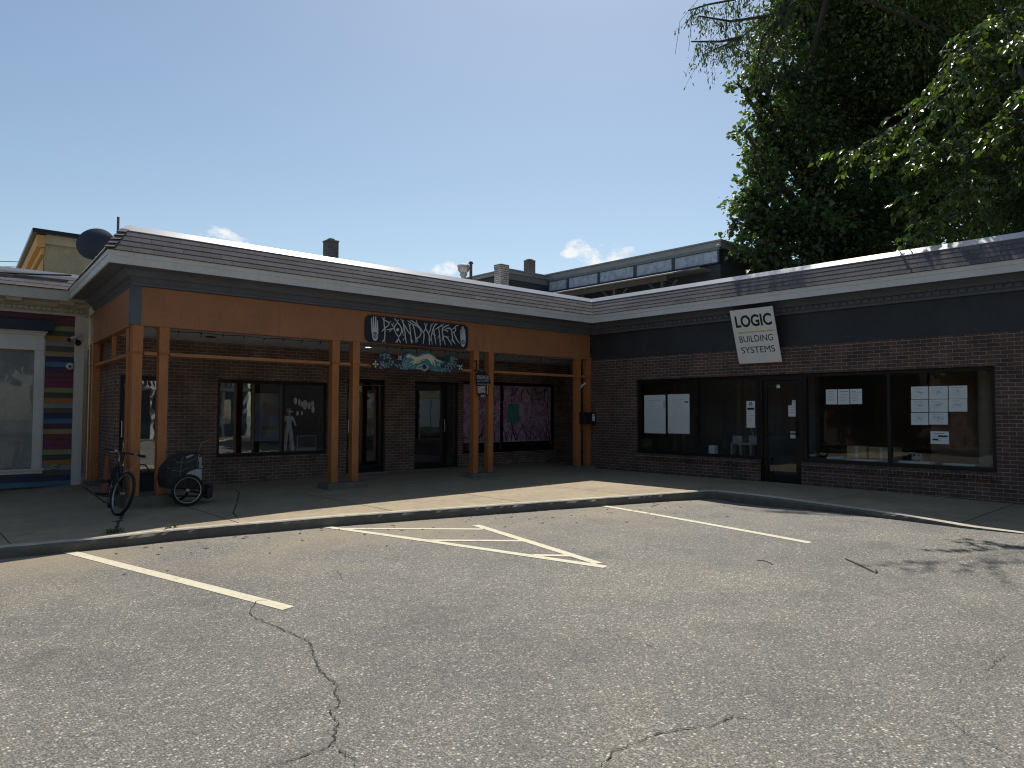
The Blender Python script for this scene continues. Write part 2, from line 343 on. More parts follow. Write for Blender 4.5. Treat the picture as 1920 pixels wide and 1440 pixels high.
M['rubber'] = paint('tyre_rubber', (.016,.016,.016), .8, .2, 20)
M['paper'] = paint('paper', (.72,.76,.75), .7, .04, 5)
M['ink'] = paint('grey_ink', (.12,.14,.16), .7, .1, 5)
M['ink2'] = paint('pale_grey_ink', (.42,.46,.47), .7, .1, 5)
M['card'] = paint('cardboard', (.36,.25,.14), .8, .1, 6)
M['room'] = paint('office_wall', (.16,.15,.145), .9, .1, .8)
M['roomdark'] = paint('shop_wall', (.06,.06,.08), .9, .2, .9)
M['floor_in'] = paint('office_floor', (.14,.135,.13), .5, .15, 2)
M['interior_wood'] = paint('brown_panel', (.20,.115,.07), .6, .15, 3)
def line_mat():
    m, nt, bs, out = new_mat('line_paint'); p = pos(nt); a = noise(nt, p, 14, 5, .7); b = noise(nt, p, 90, 2)
    f = ramp(nt, math_(nt, 'ADD', math_(nt, 'MULTIPLY', a, .7), math_(nt, 'MULTIPLY', b, .3)), [(.33, (.2,.18,.14)), (.42, (.54,.49,.35)), (.65, (.64,.59,.44))])
    nt.links.new(f, bs.inputs['Base Color']); bs.inputs['Roughness'].default_value = .75; bump(nt, b, .4, .006, bs); return m
M['line'] = line_mat()
M['crack'] = paint('crack', (.045,.042,.037), .95, .2, 12)

# ------------------------------------------------------------------ ground, sidewalk, kerb, markings
g = MB()
xs = sorted(set([-180, -120, -70, -40, -25, -15] + list(np.arange(-10, 15.01, .4)) + [18, 24, 32, 45, 70, 120, 180])); ys = sorted(set([-180, -120, -70, -40, -25, -15] + list(np.arange(-8, 13.01, .4)) + [16, 20, 28, 40, 70, 120, 180]))
idx = {}
for i, x in enumerate(xs):
    for j, y in enumerate(ys):
        cx = max(-12, min(14, x)); cy = max(-10, min(12, y)); z = gz(cx, cy)
        if y > 10.9: z -= .25
        if x > 12.6: z -= .25
        idx[i, j] = len(g.v); g.v.append((x, y, z))
for i in range(len(xs)-1):
    for j in range(len(ys)-1): g.f.append((idx[i,j], idx[i+1,j], idx[i+1,j+1], idx[i,j+1])); g.mi.append(0)
tag(g.build('road', M['asphalt'], smooth_=True), 'grey speckled asphalt of the sunlit parking lot', 'asphalt', kind='structure')

KW = .12
kl = [(x, yk(x)) for x in np.arange(-12, 11.31, .06)]; kr = [(xk(y), y) for y in np.arange(7.52, -9, -.06)]
path = kl + [(11.5, 7.68), (11.68, 7.62)] + kr
def ktop(x, y): return sz(x) if x < 11.4 and y > 7.55 else szk(min(y, 7.6))
k = MB(); inner = []
jit = np.cumsum(rng.normal(0, .007, len(path))); jit -= np.convolve(jit, np.ones(25)/25, 'same')
for i, (x, y) in enumerate(path):
    a = Vector(path[max(i-2, 0)]); b = Vector(path[min(i+2, len(path)-1)]); t = (b-a).normalized(); n = Vector((-t.y, t.x))
    zt = ktop(x, y); zb = gz(x, y) - .08; j1 = jit[i] + random.uniform(-.010, .010); h = max(0, zt-(gz(x, y)))
    q = min(1, h/.12)
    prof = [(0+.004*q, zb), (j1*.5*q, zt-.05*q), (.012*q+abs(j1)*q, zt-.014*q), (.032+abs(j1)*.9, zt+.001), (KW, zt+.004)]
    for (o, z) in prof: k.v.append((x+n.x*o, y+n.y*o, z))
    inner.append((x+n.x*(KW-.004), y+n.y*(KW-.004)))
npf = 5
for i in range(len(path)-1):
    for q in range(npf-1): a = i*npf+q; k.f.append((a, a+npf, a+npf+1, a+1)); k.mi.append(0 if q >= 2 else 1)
tag(k.build('kerb', [M['kerbstone'], concrete_mat('shaded_dirty_kerb_face', (.15,.145,.13))]), 'worn concrete kerb along the edge of the sidewalk', 'kerb', kind='structure')  # upright face gets a darker colour holding its shade as well as grime
sw = MB()
def strip(cols):
    base = len(sw.v); n = len(cols[0])
    for c in cols: sw.v.extend(c)
    for i in range(len(cols)-1):
        for j in range(n-1): a = base+i*n+j; sw.f.append((a, a+n, a+n+1, a+1)); sw.mi.append(0)
cols = []
for (x, y) in inner[:len(kl)]:
    cols.append([(x + (0)*t, y + (19-y)*t, sz(x)-.0) for t in np.linspace(0, 1, 8)])
xe = inner[len(kl)-1][0]
for x in np.arange(xe+.05, 16.1, .25): cols.append([(x, 7.75 + (19-7.75)*t, 0) for t in np.linspace(0, 1, 8)])
strip(cols)
cols = []
for (x, y) in [p for p in inner[len(kl)+2:] if p[1] < 7.75]:
    cols.append([(x + (14.3-x)*t, y, szk(min(y, 7.6))*(1-t) + szw(y)*t) for t in np.linspace(0, 1, 6)])
c0 = [(xx, 7.752, 0) for xx in np.linspace(cols[0][0][0], 14.3, 6)]
strip([c0] + cols)
tag(sw.build('sidewalk', M['concrete'], smooth_=True), 'concrete sidewalk wrapping along both shopfronts', 'sidewalk', kind='structure')
# joints and cracks in the sidewalk
def ribbon(mb, pts, wd, fn, dz, jitter=0, step=.06):
    P = []
    for a, b in zip(pts[:-1], pts[1:]):
        n = max(1, int((Vector(b)-Vector(a)).length/step))
        for q in range(n): P.append(Vector(a).lerp(Vector(b), q/n))
    P.append(Vector(pts[-1])); base = len(mb.v)
    for i, p in enumerate(P):
        t = (P[min(i+1, len(P)-1)] - P[max(i-1, 0)]); t = Vector((t.x, t.y)).normalized(); nn = Vector((-t.y, t.x))
        ww = wd*(1 + (random.uniform(-.6, .6) if jitter else 0)); off = random.uniform(-jitter, jitter)
        if jitter and (i < 3 or i > len(P)-4): ww *= .5
        for s_ in (-.5, .5):
            x, y = p.x+nn.x*(ww*s_+off), p.y+nn.y*(ww*s_+off); mb.v.append((x, y, fn(x, y)+dz))
    for i in range(len(P)-1): a = base+2*i; mb.f.append((a, a+2, a+3, a+1)); mb.mi.append(0)
szf = lambda x, y: sz(x)
def walk_z(x, y):
    if y > 7.75 or x < 11.4: return sz(x)
    t = (x-xk(y)-KW)/(14.3-xk(y)-KW); return szk(min(y, 7.6))*(1-t)+szw(y)*t
j = MB()
for x in (-1.2, 1.3, 3.8, 5.9, 8.0, 10.1): ribbon(j, [(x, yk(x)+KW+.01, 0), (x+.02, 12.4, 0)], .012, szf, .004)
for y in (5.6, 3.4, 1.2): ribbon(j, [(xk(y)+KW+.02, y, 0), (14.05, y, 0)], .012, walk_z, .004)
ribbon(j, [(11.75, 7.9, 0), (14.05, 8.2, 0)], .012, walk_z, .004)
ribbon(j, [(-3, 12.45, 0), (11.6, 12.45, 0)], .010, szf, .004)
ribbon(j, [ghit(*p, szf) for p in ((440, 916), (449, 925), (444, 945), (437, 962), (447, 974))], .014, szf, .0045, .012)
ribbon(j, [ghit(*p, szf) for p in ((232, 962), (222, 980), (215, 1000))], .035, szf, .0045, .012)
ribbon(j, [ghit(*p, szf) for p in ((155, 912), (180, 930), (200, 945))], .03, szf, .0045, .012)
tag(j.build('sidewalk_joint', M['crack']), 'dark joints and cracks across the concrete sidewalk', 'joint', kind='structure')
# parking bay lines
def bay_line(ends, label, wd=.115):
    mb = MB()
    for a, b in ends: ribbon(mb, [ghit(*a), ghit(*b)], wd, gz, .004)
    return tag(mb.build('painted_line', M['line']), label, 'bay line', kind='structure')
bay_line([((118, 1032), (541, 1141))], 'cream painted bay line nearest the bicycle', .125)
bay_line([((1127, 948), (1519, 1018))], 'cream painted bay line nearest the kerb corner')
mb = MB()
A, B, T = ghit(610, 988), ghit(892, 985), ghit(1136, 1063.5)
ribbon(mb, [A, T], .12, gz, .004); ribbon(mb, [B, ghit(1122, 1057)], .12, gz, .0044)
for a, b in (((640, 991.5), (905, 992.5)), ((785, 1013.5), (980, 1014.5)), ((1000, 1041.5), (1080, 1042.5))): ribbon(mb, [ghit(*a), ghit(*b)], .1, gz, .0048)
tag(mb.build('painted_hatching', M['line']), 'cream painted triangle with three cross bars on the asphalt', 'bay marking', kind='structure')
ck = MB()
CR_ = [[(500,1127),(482,1127),(467,1150),(480,1160),(540,1185),(582,1205),(587,1230),(600,1260),(632,1285),(627,1305),(642,1317),(620,1335),(632,1355),(622,1397),(565,1422),(500,1439)], [(624,1398),(632,1402),(655,1420),(670,1437)],
 [(1125,1438),(1150,1410),(1200,1390),(1210,1383),(1280,1367),(1330,1362),(1375,1344),(1425,1350)], [(1100,1175),(1160,1192),(1215,1209),(1240,1225)], [(1780,1350),(1810,1375),(1860,1400),(1910,1422)],
 [(1567,1280),(1620,1284),(1680,1274)], [(1780,1280),(1830,1272)], [(1848,1262),(1870,1240),(1890,1227)], [(1155,972),(1195,977),(1240,982),(1285,985)], [(625,1066),(638,1075),(643,1090)], [(1800,1070),(1850,1088),(1918,1112)]]
for c, wd in zip(CR_, (.018,.016,.016,.009,.012,.007,.007,.009,.014,.01,.009)): ribbon(ck, [ghit(*p) for p in c], wd*.42, gz, .0062, .013, .026)
tag(ck.build('asphalt_crack', M['crack']), 'thin dark cracks wandering across the asphalt', 'crack', kind='structure')

# ------------------------------------------------------------------ wall helper: grid of cells around openings
def wall(mb, uax, c, us, zs, openings, thick, nrm, m=0):
    """uax 'x' or 'y'; wall face at the other coordinate c; us=(u0,u1); thick goes opposite to nrm"""
    U = sorted(set([us[0], us[1]] + [o[0] for o in openings] + [o[1] for o in openings])); Z = sorted(set([zs[0], zs[1]] + [o[2] for o in openings] + [o[3] for o in openings]))
    back = c - nrm*thick
    P = (lambda u, z, d: (u, d, z)) if uax == 'x' else (lambda u, z, d: (d, u, z))
    solid = {}
    for i in range(len(U)-1):
        for q in range(len(Z)-1):
            uc, zc = (U[i]+U[i+1])/2, (Z[q]+Z[q+1])/2
            solid[i, q] = not any(o[0] < uc < o[1] and o[2] < zc < o[3] for o in openings)
    for (i, q), s_ in solid.items():
        if not s_: continue
        for d in (c, back): mb.poly([P(U[i],Z[q],d),P(U[i+1],Z[q],d),P(U[i+1],Z[q+1],d),P(U[i],Z[q+1],d)], m)
        if not solid.get((i-1, q), False): mb.poly([P(U[i],Z[q],c),P(U[i],Z[q],back),P(U[i],Z[q+1],back),P(U[i],Z[q+1],c)], m)
        if not solid.get((i+1, q), False): mb.poly([P(U[i+1],Z[q],c),P(U[i+1],Z[q],back),P(U[i+1],Z[q+1],back),P(U[i+1],Z[q+1],c)], m)
        if not solid.get((i, q-1), False): mb.poly([P(U[i],Z[q],c),P(U[i+1],Z[q],c),P(U[i+1],Z[q],back),P(U[i],Z[q],back)], m)
        if not solid.get((i, q+1), False): mb.poly([P(U[i],Z[q+1],c),P(U[i+1],Z[q+1],c),P(U[i+1],Z[q+1],back),P(U[i],Z[q+1],back)], m)

# ------------------------------------------------------------------ left wing: the orange arcade
AX0, AY, BY, RX = 3.09, 12.72, 15.1, 14.07
SD = Vector((.068, .9977, 0)).normalized(); SN = Vector((SD.y, -SD.x, 0))      # side direction, inward normal
def side(u, n=0, z=0): return Vector((AX0, AY, z)) + SD*u + SN*n
arc = thing('arcade_shop', 'brick shop with orange arcade posts and beam under a shingled eave', 'shop', (8, 14, 0))
b = MB(); wall(b, 'x', BY, (3.42, 15.7), (-.15, 4.3), [(3.5,4.3,-.02,2.12),(5.31,7.78,.49,2.11),(8.28,9.32,-.02,2.23),(10.16,11.55,-.02,2.23),(11.68,15.15,.34,2.28)], .26, -1)
b.build('wall', M['brick_arcade'], arc)
b = MB(); b.box(15.45, 15.69, 12.91, 15.09, -.1, 4.3); b.box(14.30, 15.44, 12.91, 13.15, -.1, 4.3); b.build('end_wall', M['brick_arcade'], arc)
b = MB(); p0 = side(2.38, .30); p1 = side(4.6, .30); b.hexa([side(2.66,.16,-.2), side(4.66,.16,-.2), side(4.66,.4,-.2), side(2.66,.4,-.2)], [side(2.66,.16,4.15), side(4.66,.16,4.15), side(4.66,.4,4.15), side(2.66,.4,4.15)]); b.build('return_wall', M['brick_arcade'], arc)
b = MB(); b.box(AX0+.003, RX-.03, AY, AY+.16, 2.83, 3.47); b.build('beam', M['orange'], arc, bevel=.004)
b = MB()
for x in (5.55, 10.42, 12.86): b = MB(); b.box(x, x+.005, AY-.0012, AY-.0002, 2.84, 3.465); b.build('beam_joint', paint('joint_shadow_gap', (.13,.06,.03), .8), arc)
b = MB(); b.hexa([side(.165,0,2.83), side(4.75,0,2.83), side(4.75,.15,2.83), side(.165,.15,2.83)], [side(.165,0,3.47), side(4.75,0,3.47), side(4.75,.15,3.47), side(.165,.15,3.47)]); b.build('side_beam', M['orange'], arc, bevel=.004)
b = MB(); b.box(AX0-.012, AX0+.135, AY-.014, AY+.15, 2.845, 3.48); b.build('corner_board', M['bluegrey'], arc, bevel=.003)
b = MB(); b.box(3.42, 15.44, AY+.17, BY-.01, 2.86, 2.9); b.hexa([side(2.38,.12,2.86),side(4.6,.12,2.86),side(4.6,.02,2.86),side(2.38,.02,2.86)],[side(2.38,.12,2.9),side(4.6,.12,2.9),side(4.6,.02,2.9),side(2.38,.02,2.9)]); b.build('ceiling', M['ceiling'], arc)
# posts: each pair is one column standing on a concrete base
PW = .145
def post(mb, x, y, z0, u=Vector((1,0,0)), v=Vector((0,1,0))):
    o = Vector((x, y, 0)); z = Vector((0,0,1))
    mb.frame(o, u, z, v, 0, PW, z0, 2.372, 0, PW); mb.frame(o, u, z, v, -.006, PW+.006, 2.40, 2.828, -.006, PW+.006)
    lo = [o+u*a+v*c+z*2.372 for a, c in ((0,0),(PW,0),(PW,PW),(0,PW))]; hi = [o+u*a+v*c+z*2.40 for a, c in ((-.022,-.022),(PW+.022,-.022),(PW+.022,PW+.022),(-.022,PW+.022))]; mb.hexa(lo, hi)
def column(posts, base, zb):
    c = sub('column', arc)
    for (x, y) in posts:
        p = MB(); post(p, x, y, .07); p.build('post', M['orange_post'], c, bevel=.004)
    s_ = MB(); x0, x1, y0, y1 = base; n = 10
    s_.hexa([(x0-.05,y0-.05,zb),(x1+.05,y0-.05,zb),(x1+.05,y1+.05,zb),(x0-.05,y1+.05,zb)], [(x0,y0,.069),(x1,y0,.069),(x1,y1,.069),(x0,y1,.069)]); s_.build('base', M['stone'], c, bevel=.015)
column([(3.115, AY-.012), (3.515, AY-.012), (3.15, AY+.40)], (3.05, 3.75, 12.60, 13.34), -.2)
column([(6.64, AY-.012), (7.085, AY-.012)], (6.52, 7.34, 12.56, 13.0), -.12)
column([(10.135, AY-.012), (10.575, AY-.012)], (10.03, 10.82, 12.56, 13.0), -.06)
column([(13.52, AY-.012), (13.905, AY-.012)], (13.42, 14.06, 12.60, 13.0), -.06)
ec = sub('column', arc)
for uu in (4.12, 4.52):
    p = MB(); q = side(uu, .01); post(p, q.x, q.y, .0, SN, SD); p.build('post', M['orange_post'], ec, bevel=.004)
p = MB(); a = [side(4.0,-.03,-.25), side(4.74,-.03,-.25), side(4.74,.22,-.25), side(4.0,.22,-.25)]; p.hexa(a, [Vector((q.x,q.y,-.004)) for q in a]); p.build('base', M['stone'], ec, bevel=.012)
b = MB()
for x0, x1 in ((3.285,3.49),(3.685,6.61),(6.81,7.06),(7.255,10.11),(10.305,10.55),(10.745,13.49),(13.69,13.88)): b.box(x0, x1, AY+.02, AY+.11, 2.355, 2.412)
a = [(.165+.28,0),(3.95,0)]
for u0, u1 in ((.17,.385),(.57,4.1)): b.frame(side(0,.03), SD, (0,0,1), SN, u0, u1, 2.355, 2.412, 0, .09)
b.build('transom', M['orange_post'], arc, bevel=.003)
for uu in (2.0, 3.95): b = MB(); b.frame(side(0,.035), SD, (0,0,1), SN, uu, uu+.07, 2.414, 2.827, 0, .07); b.build('mullion', M['orange_post'], arc, bevel=.003)
# eave: cornice, soffit, fascia, mansard and flashing
OV = .5
def eave_profile(pts, fac, mats, name, parent, zoff=0):
    pass
FYL, FXR = AY-OV, RX-OV
SO = .47
def sidef(u, n, z): q = Vector((AX0-SO, FYL, z)) + SD*u + SN*n; return q
def run_left(mb, off0, z0, off1, z1, m=0, x0=None, x1=None):
    """strip with profile offsets measured back (+y) from the fascia face; mitred at both ends"""
    xa0 = AX0-SO+off0; xb0 = FXR+off0; xa1 = AX0-SO+off1; xb1 = FXR+off1
    mb.poly([(xa0, FYL+off0, z0), (xb0, FYL+off0, z0), (xb1, FYL+off1, z1), (xa1, FYL+off1, z1)], m)
YS = -5.0
def run_right(mb, off0, z0, off1, z1, m=0):
    mb.poly([(FXR+off0, FYL+off0, z0), (FXR+off0, YS, z0), (FXR+off1, YS, z1), (FXR+off1, FYL+off1, z1)], m)
UE = 4.7
def run_side(mb, off0, z0, off1, z1, m=0):
    a0 = Vector((AX0-SO+off0, FYL+off0, z0)); a1 = Vector((AX0-SO+off1, FYL+off1, z1)); e0 = sidef(UE, off0, z0); e1 = sidef(UE, off1, z1)
    mb.poly([e0, a0, a1, e1], m)
ZF0, ZF1, ZM, ZT = 3.71, 3.905, 4.285, 4.40
def eave(run, parent, frieze_mat, tag_=''):
    b = MB(); run(b, 0, ZF0, 0, ZF1-.075); run(b, -.012, ZF1-.075, -.012, ZF1); run(b, 0, ZF1-.075, -.012, ZF1-.075); run(b, -.012, ZF1, .05, ZF1); run(b, 0, ZF0, .03, ZF0); b.build('fascia', M['fascia'], parent)
    b = MB(); run(b, .03, ZF0+.02, OV+.05, ZF0+.02); run(b, .03, ZF0, .03, ZF0+.02); b.build('soffit', M['soffit'], parent)
    b = MB()
    for (o0, z0, o1, z1) in ((OV-.02, 3.472, OV-.045, 3.474),(OV-.045, 3.474, OV-.045, 3.515),(OV-.045,3.515,OV-.075,3.53),(OV-.075,3.53,OV-.075,3.60),(OV-.075,3.60,OV-.13,3.615),(OV-.13,3.615,OV-.17,3.665),(OV-.17,3.665,OV-.21,3.69),(OV-.21,3.69,OV-.21,3.731)): run(b, o0, z0, o1, z1)
    b.build('cornice', M['soffit'], parent)
def mansard(run, length_fn, parent, along):
    b = MB(); n = 4; d_off = .25; fi = 0
    for q in range(n):
        o0 = -.03 + d_off*q/n; z0 = ZF1+.004 + (ZM-ZF1-.004)*q/n; o1 = -.03 + d_off*(q+1)/n + .004; z1 = ZF1+.004 + (ZM-ZF1-.004)*(q+1)/n + .006
        lift = .0025; i0 = len(b.f); run(b, o0-lift, z0+.002, o1-.002, z1-.004)
        vs = b.f[-1]; uvs = []
        for vi in vs:
            P = Vector(b.v[vi]); uvs.append((along(P) + (.155 if q % 2 else 0)*0, q*.13 + (.128 if (P.z > (z0+z1)/2) else .002)))
        b.uv[len(b.f)-1] = uvs
        run(b, o0-lift, z0+.002, o0+.01, z0-.006); b.uv[len(b.f)-1] = [(0,0)]*4
    b.build('shingle_roof', M['shingle'], parent)
eave(run_left, arc, None); mansard(run_left, None, arc, lambda P: P.x)
def flashing(run, parent):
    b = MB(); run(b, .222, ZM-.012, .216, ZM+.006); run(b, .216, ZM+.006, .325, ZT); run(b, .325, ZT, .42, ZT+.004); run(b, .42, ZT+.004, .42, ZT-.1); run(b, .216, ZM-.012, .26, ZM-.012); b.build('flashing', M['flash'], parent)
flashing(run_left, arc)
es = MB(); eave(run_side, arc, None); mansard(run_side, None, arc, lambda P: P.y); flashing(run_side, arc)
b = MB()   # hip cap shingles
ca, cb_ = Vector((AX0-SO-.05, FYL-.05, ZF1+.012)), Vector((AX0-SO+.215, FYL+.215, ZM+.012))
for q in range(5):
    a0 = ca.lerp(cb_, q/5); a1 = ca.lerp(cb_, (q+1.12)/5); wv = Vector((.5,-.5,-.02)).normalized()*.09; up = Vector((-.35,-.35,.5)).normalized()*(.018)
    L0, R0 = a0 + Vector((.0,.10,.02)), a0 + Vector((.12,0,.02)); L1, R1 = a1 + Vector((0,.10,.0)), a1 + Vector((.12,0,0))
    b.poly([a0+up, R0+up*.6, R1, a1], 0, [(0,0),(.1,0),(.1,.1),(0,.1)]); b.poly([L0+up*.6, a0+up, a1, L1], 0, [(0,0),(.1,0),(.1,.1),(0,.1)]); b.poly([a0+up, L0+up*.6, L0, a0], 0, [(0,0)]*4); b.poly([a0+up, R0+up*.6, R0, a0], 0, [(0,0)]*4)
b.build('hip_cap', M['shingle'], arc)
b = MB(); rp = [(AX0-SO+.43, FYL+.43), (FXR+.43, FYL+.43), (21, FYL+.43), (21, 20.38), (17.9, 20.38), (17.9, 22), (3.4, 22)]
b.prism([(x, y, 4.2) for x, y in rp], (0,0,.13)); b.build('flat_roof', M['roofing'], arc)
# windows and doors of the arcade shop
def storefront(name, parent, uax, c, u0, u1, z0, z1, mull=(), fr=.055, fd=.11, nrm=-1, rails=(), sill=True, inset=.07, kick=0, gm='glass'):
    wob = sub(name, parent); P = (lambda b, a0, a1, d0, d1, e0, e1: b.box(a0, a1, min(d0,d1), max(d0,d1), e0, e1)) if uax == 'x' else (lambda b, a0, a1, d0, d1, e0, e1: b.box(min(d0,d1), max(d0,d1), a0, a1, e0, e1))
    f = MB(); d0 = c - nrm*inset; d1 = d0 - nrm*fd; e = .002
    P(f, u0+e, u0+fr, d0, d1, z0+e, z1-e); P(f, u1-fr, u1-e, d0, d1, z0+e, z1-e)
    P(f, u0+fr, u1-fr, d0, d1, z1-fr, z1-e); P(f, u0+fr, u1-fr, d0, d1, z0+e, z0+max(fr, kick))
    for mu in mull: P(f, mu-.03, mu+.03, d0, d1, z0+max(fr, kick), z1-fr)
    f.build('frame', M['bronze'], wob, bevel=.003)
    cuts = [u0+fr] + [q for mu in mull for q in (mu-.03, mu+.03)] + [u1-fr]
    for a, b2 in zip(cuts[::2], cuts[1::2]):
        g_ = MB(); P(g_, a+.001, b2-.001, d0-nrm*.05, d0-nrm*.056, z0+max(fr, kick)+.001, z1-fr-.001); g_.build('pane', M[gm], wob)
    return wob
def door_leaf(parent, uax, c, u0, u1, z0, z1, hside, nrm=-1, inset=.07, hmat='alu', gm='glass'):
    d = storefront('door', parent, uax, c, u0, u1, z0, z1, fr=.085, fd=.05, nrm=nrm, inset=inset+.02, kick=.16, gm=gm)
    hu = u0+.05 if hside < 0 else u1-.05; h = MB(); f = c - nrm*(inset+.02) + nrm*.06
    pt = (lambda u, dd, z: (u, dd, z)) if uax == 'x' else (lambda u, dd, z: (dd, u, z))
    h.tube([pt(hu, f-nrm*.06, .95), pt(hu, f, .95), pt(hu, f, 1.25), pt(hu, f-nrm*.06, 1.25)], .012, 8); h.build('handle', M[hmat], d, True)
    return d
storefront('window', arc, 'x', BY, 5.31, 7.78, .49, 2.11, (6.76,), fr=.075)
storefront('window', arc, 'x', BY, 11.68, 15.15, .34, 2.28, (13.12,), fr=.075)
door_leaf(arc, 'x', BY, 3.5, 4.3, -.06, 2.12, -1)
d22 = door_leaf(arc, 'x', BY, 8.28, 9.32, .01, 2.23, -1)
b = MB(); b.box(8.3, 9.3, BY+.085, BY+.09, 2.075, 2.082); b.build('closer_rail', M['alu'], d22)
door_leaf(arc, 'x', BY, 10.16, 11.16, .01, 2.23, 1)
storefront('sidelight', arc, 'x', BY, 11.17, 11.55, .01, 2.23, fr=.06)
for x0, x1, z in ((5.25, 7.84, .49), (11.62, 15.2, .34)):
    b = MB()
    for q in range(int((x1-x0)/.0665)):
        a = x0+q*.0665; b.hexa([(a,BY-.035,z-.115),(a+.058,BY-.035,z-.115),(a+.058,BY+.06,z-.115),(a,BY+.06,z-.115)], [(a,BY-.045,z-.03),(a+.058,BY-.045,z-.03),(a+.058,BY+.06,z-.004),(a,BY+.06,z-.004)])
    b.build('window_sill', M['brick_arcade'], arc)
for x0, x1 in ((8.25, 9.36), (10.13, 11.58)): b = MB(); b.box(x0, x1, BY-.06, BY+.2, -.03, .008); b.build('threshold', M['alu'], arc)
b = MB()
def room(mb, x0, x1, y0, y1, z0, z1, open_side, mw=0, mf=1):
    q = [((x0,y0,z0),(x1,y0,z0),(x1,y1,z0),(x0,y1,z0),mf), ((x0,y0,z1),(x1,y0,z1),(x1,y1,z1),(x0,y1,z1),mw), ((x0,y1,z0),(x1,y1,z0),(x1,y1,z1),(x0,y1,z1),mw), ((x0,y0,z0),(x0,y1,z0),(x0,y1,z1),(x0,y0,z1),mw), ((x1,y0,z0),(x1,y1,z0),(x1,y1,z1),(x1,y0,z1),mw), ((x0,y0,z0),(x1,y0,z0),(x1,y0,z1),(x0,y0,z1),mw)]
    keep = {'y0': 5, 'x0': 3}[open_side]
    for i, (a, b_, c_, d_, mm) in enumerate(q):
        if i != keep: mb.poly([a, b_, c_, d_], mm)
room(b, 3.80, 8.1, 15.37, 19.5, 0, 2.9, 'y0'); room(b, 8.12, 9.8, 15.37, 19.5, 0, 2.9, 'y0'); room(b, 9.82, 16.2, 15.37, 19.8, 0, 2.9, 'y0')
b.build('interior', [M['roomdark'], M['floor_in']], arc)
# roof furniture of the arcade shop
def chimney(parent, x0, x1, y0, y1, z0, z1, mat, cap=True):
    c = MB(); c.box(x0, x1, y0, y1, z0, z1); o = c.build('chimney', mat, parent, bevel=.01)
    if cap:
        c = MB(); c.box(x0-.012, x1+.012, y0-.012, y1+.012, z1+.002, z1+.04); c.box(x0+.07, x1-.07, y0+.07, y1-.07, z1+.042, z1+.09); c.build('cap', M['stone'], o, bevel=.01)
    return o
chimney(arc, 7.90, 8.17, 15.4, 15.68, 4.335, 5.46, M['brick_grey'])
wc = MB(); wc.box(16.92, 17.34, 19.7, 20.06, 4.335, 6.7); wc.box(16.91, 17.35, 19.69, 20.07, 6.702, 6.86); o = wc.build('chimney', M['brick_white'], arc, bevel=.02); o['label'] = 'rough whitewashed brick chimney'
v = MB(); v.lathe((14.69,19,4.335), (0,0,1), [(.09,0),(.09,1.68),(.13,1.7),(.13,1.74),(.1,1.76),(.19,1.86),(.2,1.98),(.215,1.99),(.215,2.03),(.12,2.06),(.02,2.07)], 16); v.build('vent', M['alu'], arc, True)
v = MB(); v.lathe((15.16,19.2,4.335), (0,0,1), [(.052,0),(.052,2.18),(.085,2.185),(.085,2.21),(.05,2.26),(.01,2.27)], 12); v.build('vent_pipe', paint('rusty_red_metal', (.16,.07,.07), .7), arc, True)
v = MB(); v.lathe((3.82,17,4.2), (0,0,1), [(.026,0),(.026,1.39)], 10); v.build('vent_pipe', paint('grey_violet_metal', (.13,.12,.15), .6), arc, True)

# ------------------------------------------------------------------ right wing: the brick office
off = thing('brick_office', 'dark red brick office wing with navy frieze and wide bronze shop windows', 'office', (15, 6, 0))
OPN = [(7.95, 11.24, .46, 2.25), (7.03, 7.95, -.05, 2.25), (3.64, 7.03, .46, 2.25)]
b = MB(); wall(b, 'y', RX, (YS, AY+.18), (-.2, 2.815), OPN, .24, -1); b.build('wall', M['brick'], off)
b = MB(); b.box(RX-.012, RX-.0005, 11.98, AY-.02, -.1, 2.81); b.build('pier', M['brick'], off)
b = MB(); b.box(RX+.012, RX+.2, YS, AY-.03, 2.817, 3.73); b.build('frieze', M['frieze'], off)
eave(run_right, off, None); mansard(run_right, None, off, lambda P: P.y); flashing(run_right, off)
b = MB()
for q in range(int((AY-.6-YS)/.135)):
    y = YS+.1+q*.135; b.box(RX-.065, RX-.04 + .03, y, y+.085, 3.535, 3.597) if False else b.box(FXR+OV-.105, FXR+OV-.0745, y, y+.09, 3.535, 3.597)
b.box(FXR+OV-.0742, FXR+OV-.06, YS, AY-.6, 3.53, 3.6); b.build('dentil_band', M['soffit'], off)
b = MB(); b.prism([(FXR+.43, YS, 4.2), (20, YS, 4.2), (20, FYL+.42, 4.2), (FXR+.43, FYL+.42, 4.2)], (0,0,.13)); b.build('flat_roof', M['roofing'], off)
for y0, y1 in ((7.99, 11.30), (3.58, 7.0)):
    b = MB()
    for q in range(int((y1-y0)/.0665)):
        a = y0+q*.0665; b.hexa([(RX-.035,a,.335),(RX+.06,a,.335),(RX+.06,a+.057,.335),(RX-.035,a+.057,.335)], [(RX-.05,a,.405),(RX+.06,a,.455),(RX+.06,a+.057,.455),(RX-.05,a+.057,.405)])
    b.build('window_sill', M['brick'], off)
storefront('window', off, 'y', RX, 7.97, 11.24, .46, 2.25, (9.54,), fr=.07, inset=.06, gm='glass_office')
storefront('window', off, 'y', RX, 3.64, 7.01, .46, 2.25, (5.36,), fr=.07, inset=.06, gm='glass_office')
f = MB(); f.box(RX+.06, RX+.17, 7.90, 7.968, -.03, 2.248); f.box(RX+.06, RX+.17, 7.012, 7.09, -.03, 2.248); f.box(RX+.06, RX+.17, 7.09, 7.90, 2.13, 2.248); f.build('door_frame', M['bronze'], off, bevel=.003)
dl = door_leaf(off, 'y', RX, 7.095, 7.895, .0, 2.125, -1, hmat='bronze', gm='glass_office')
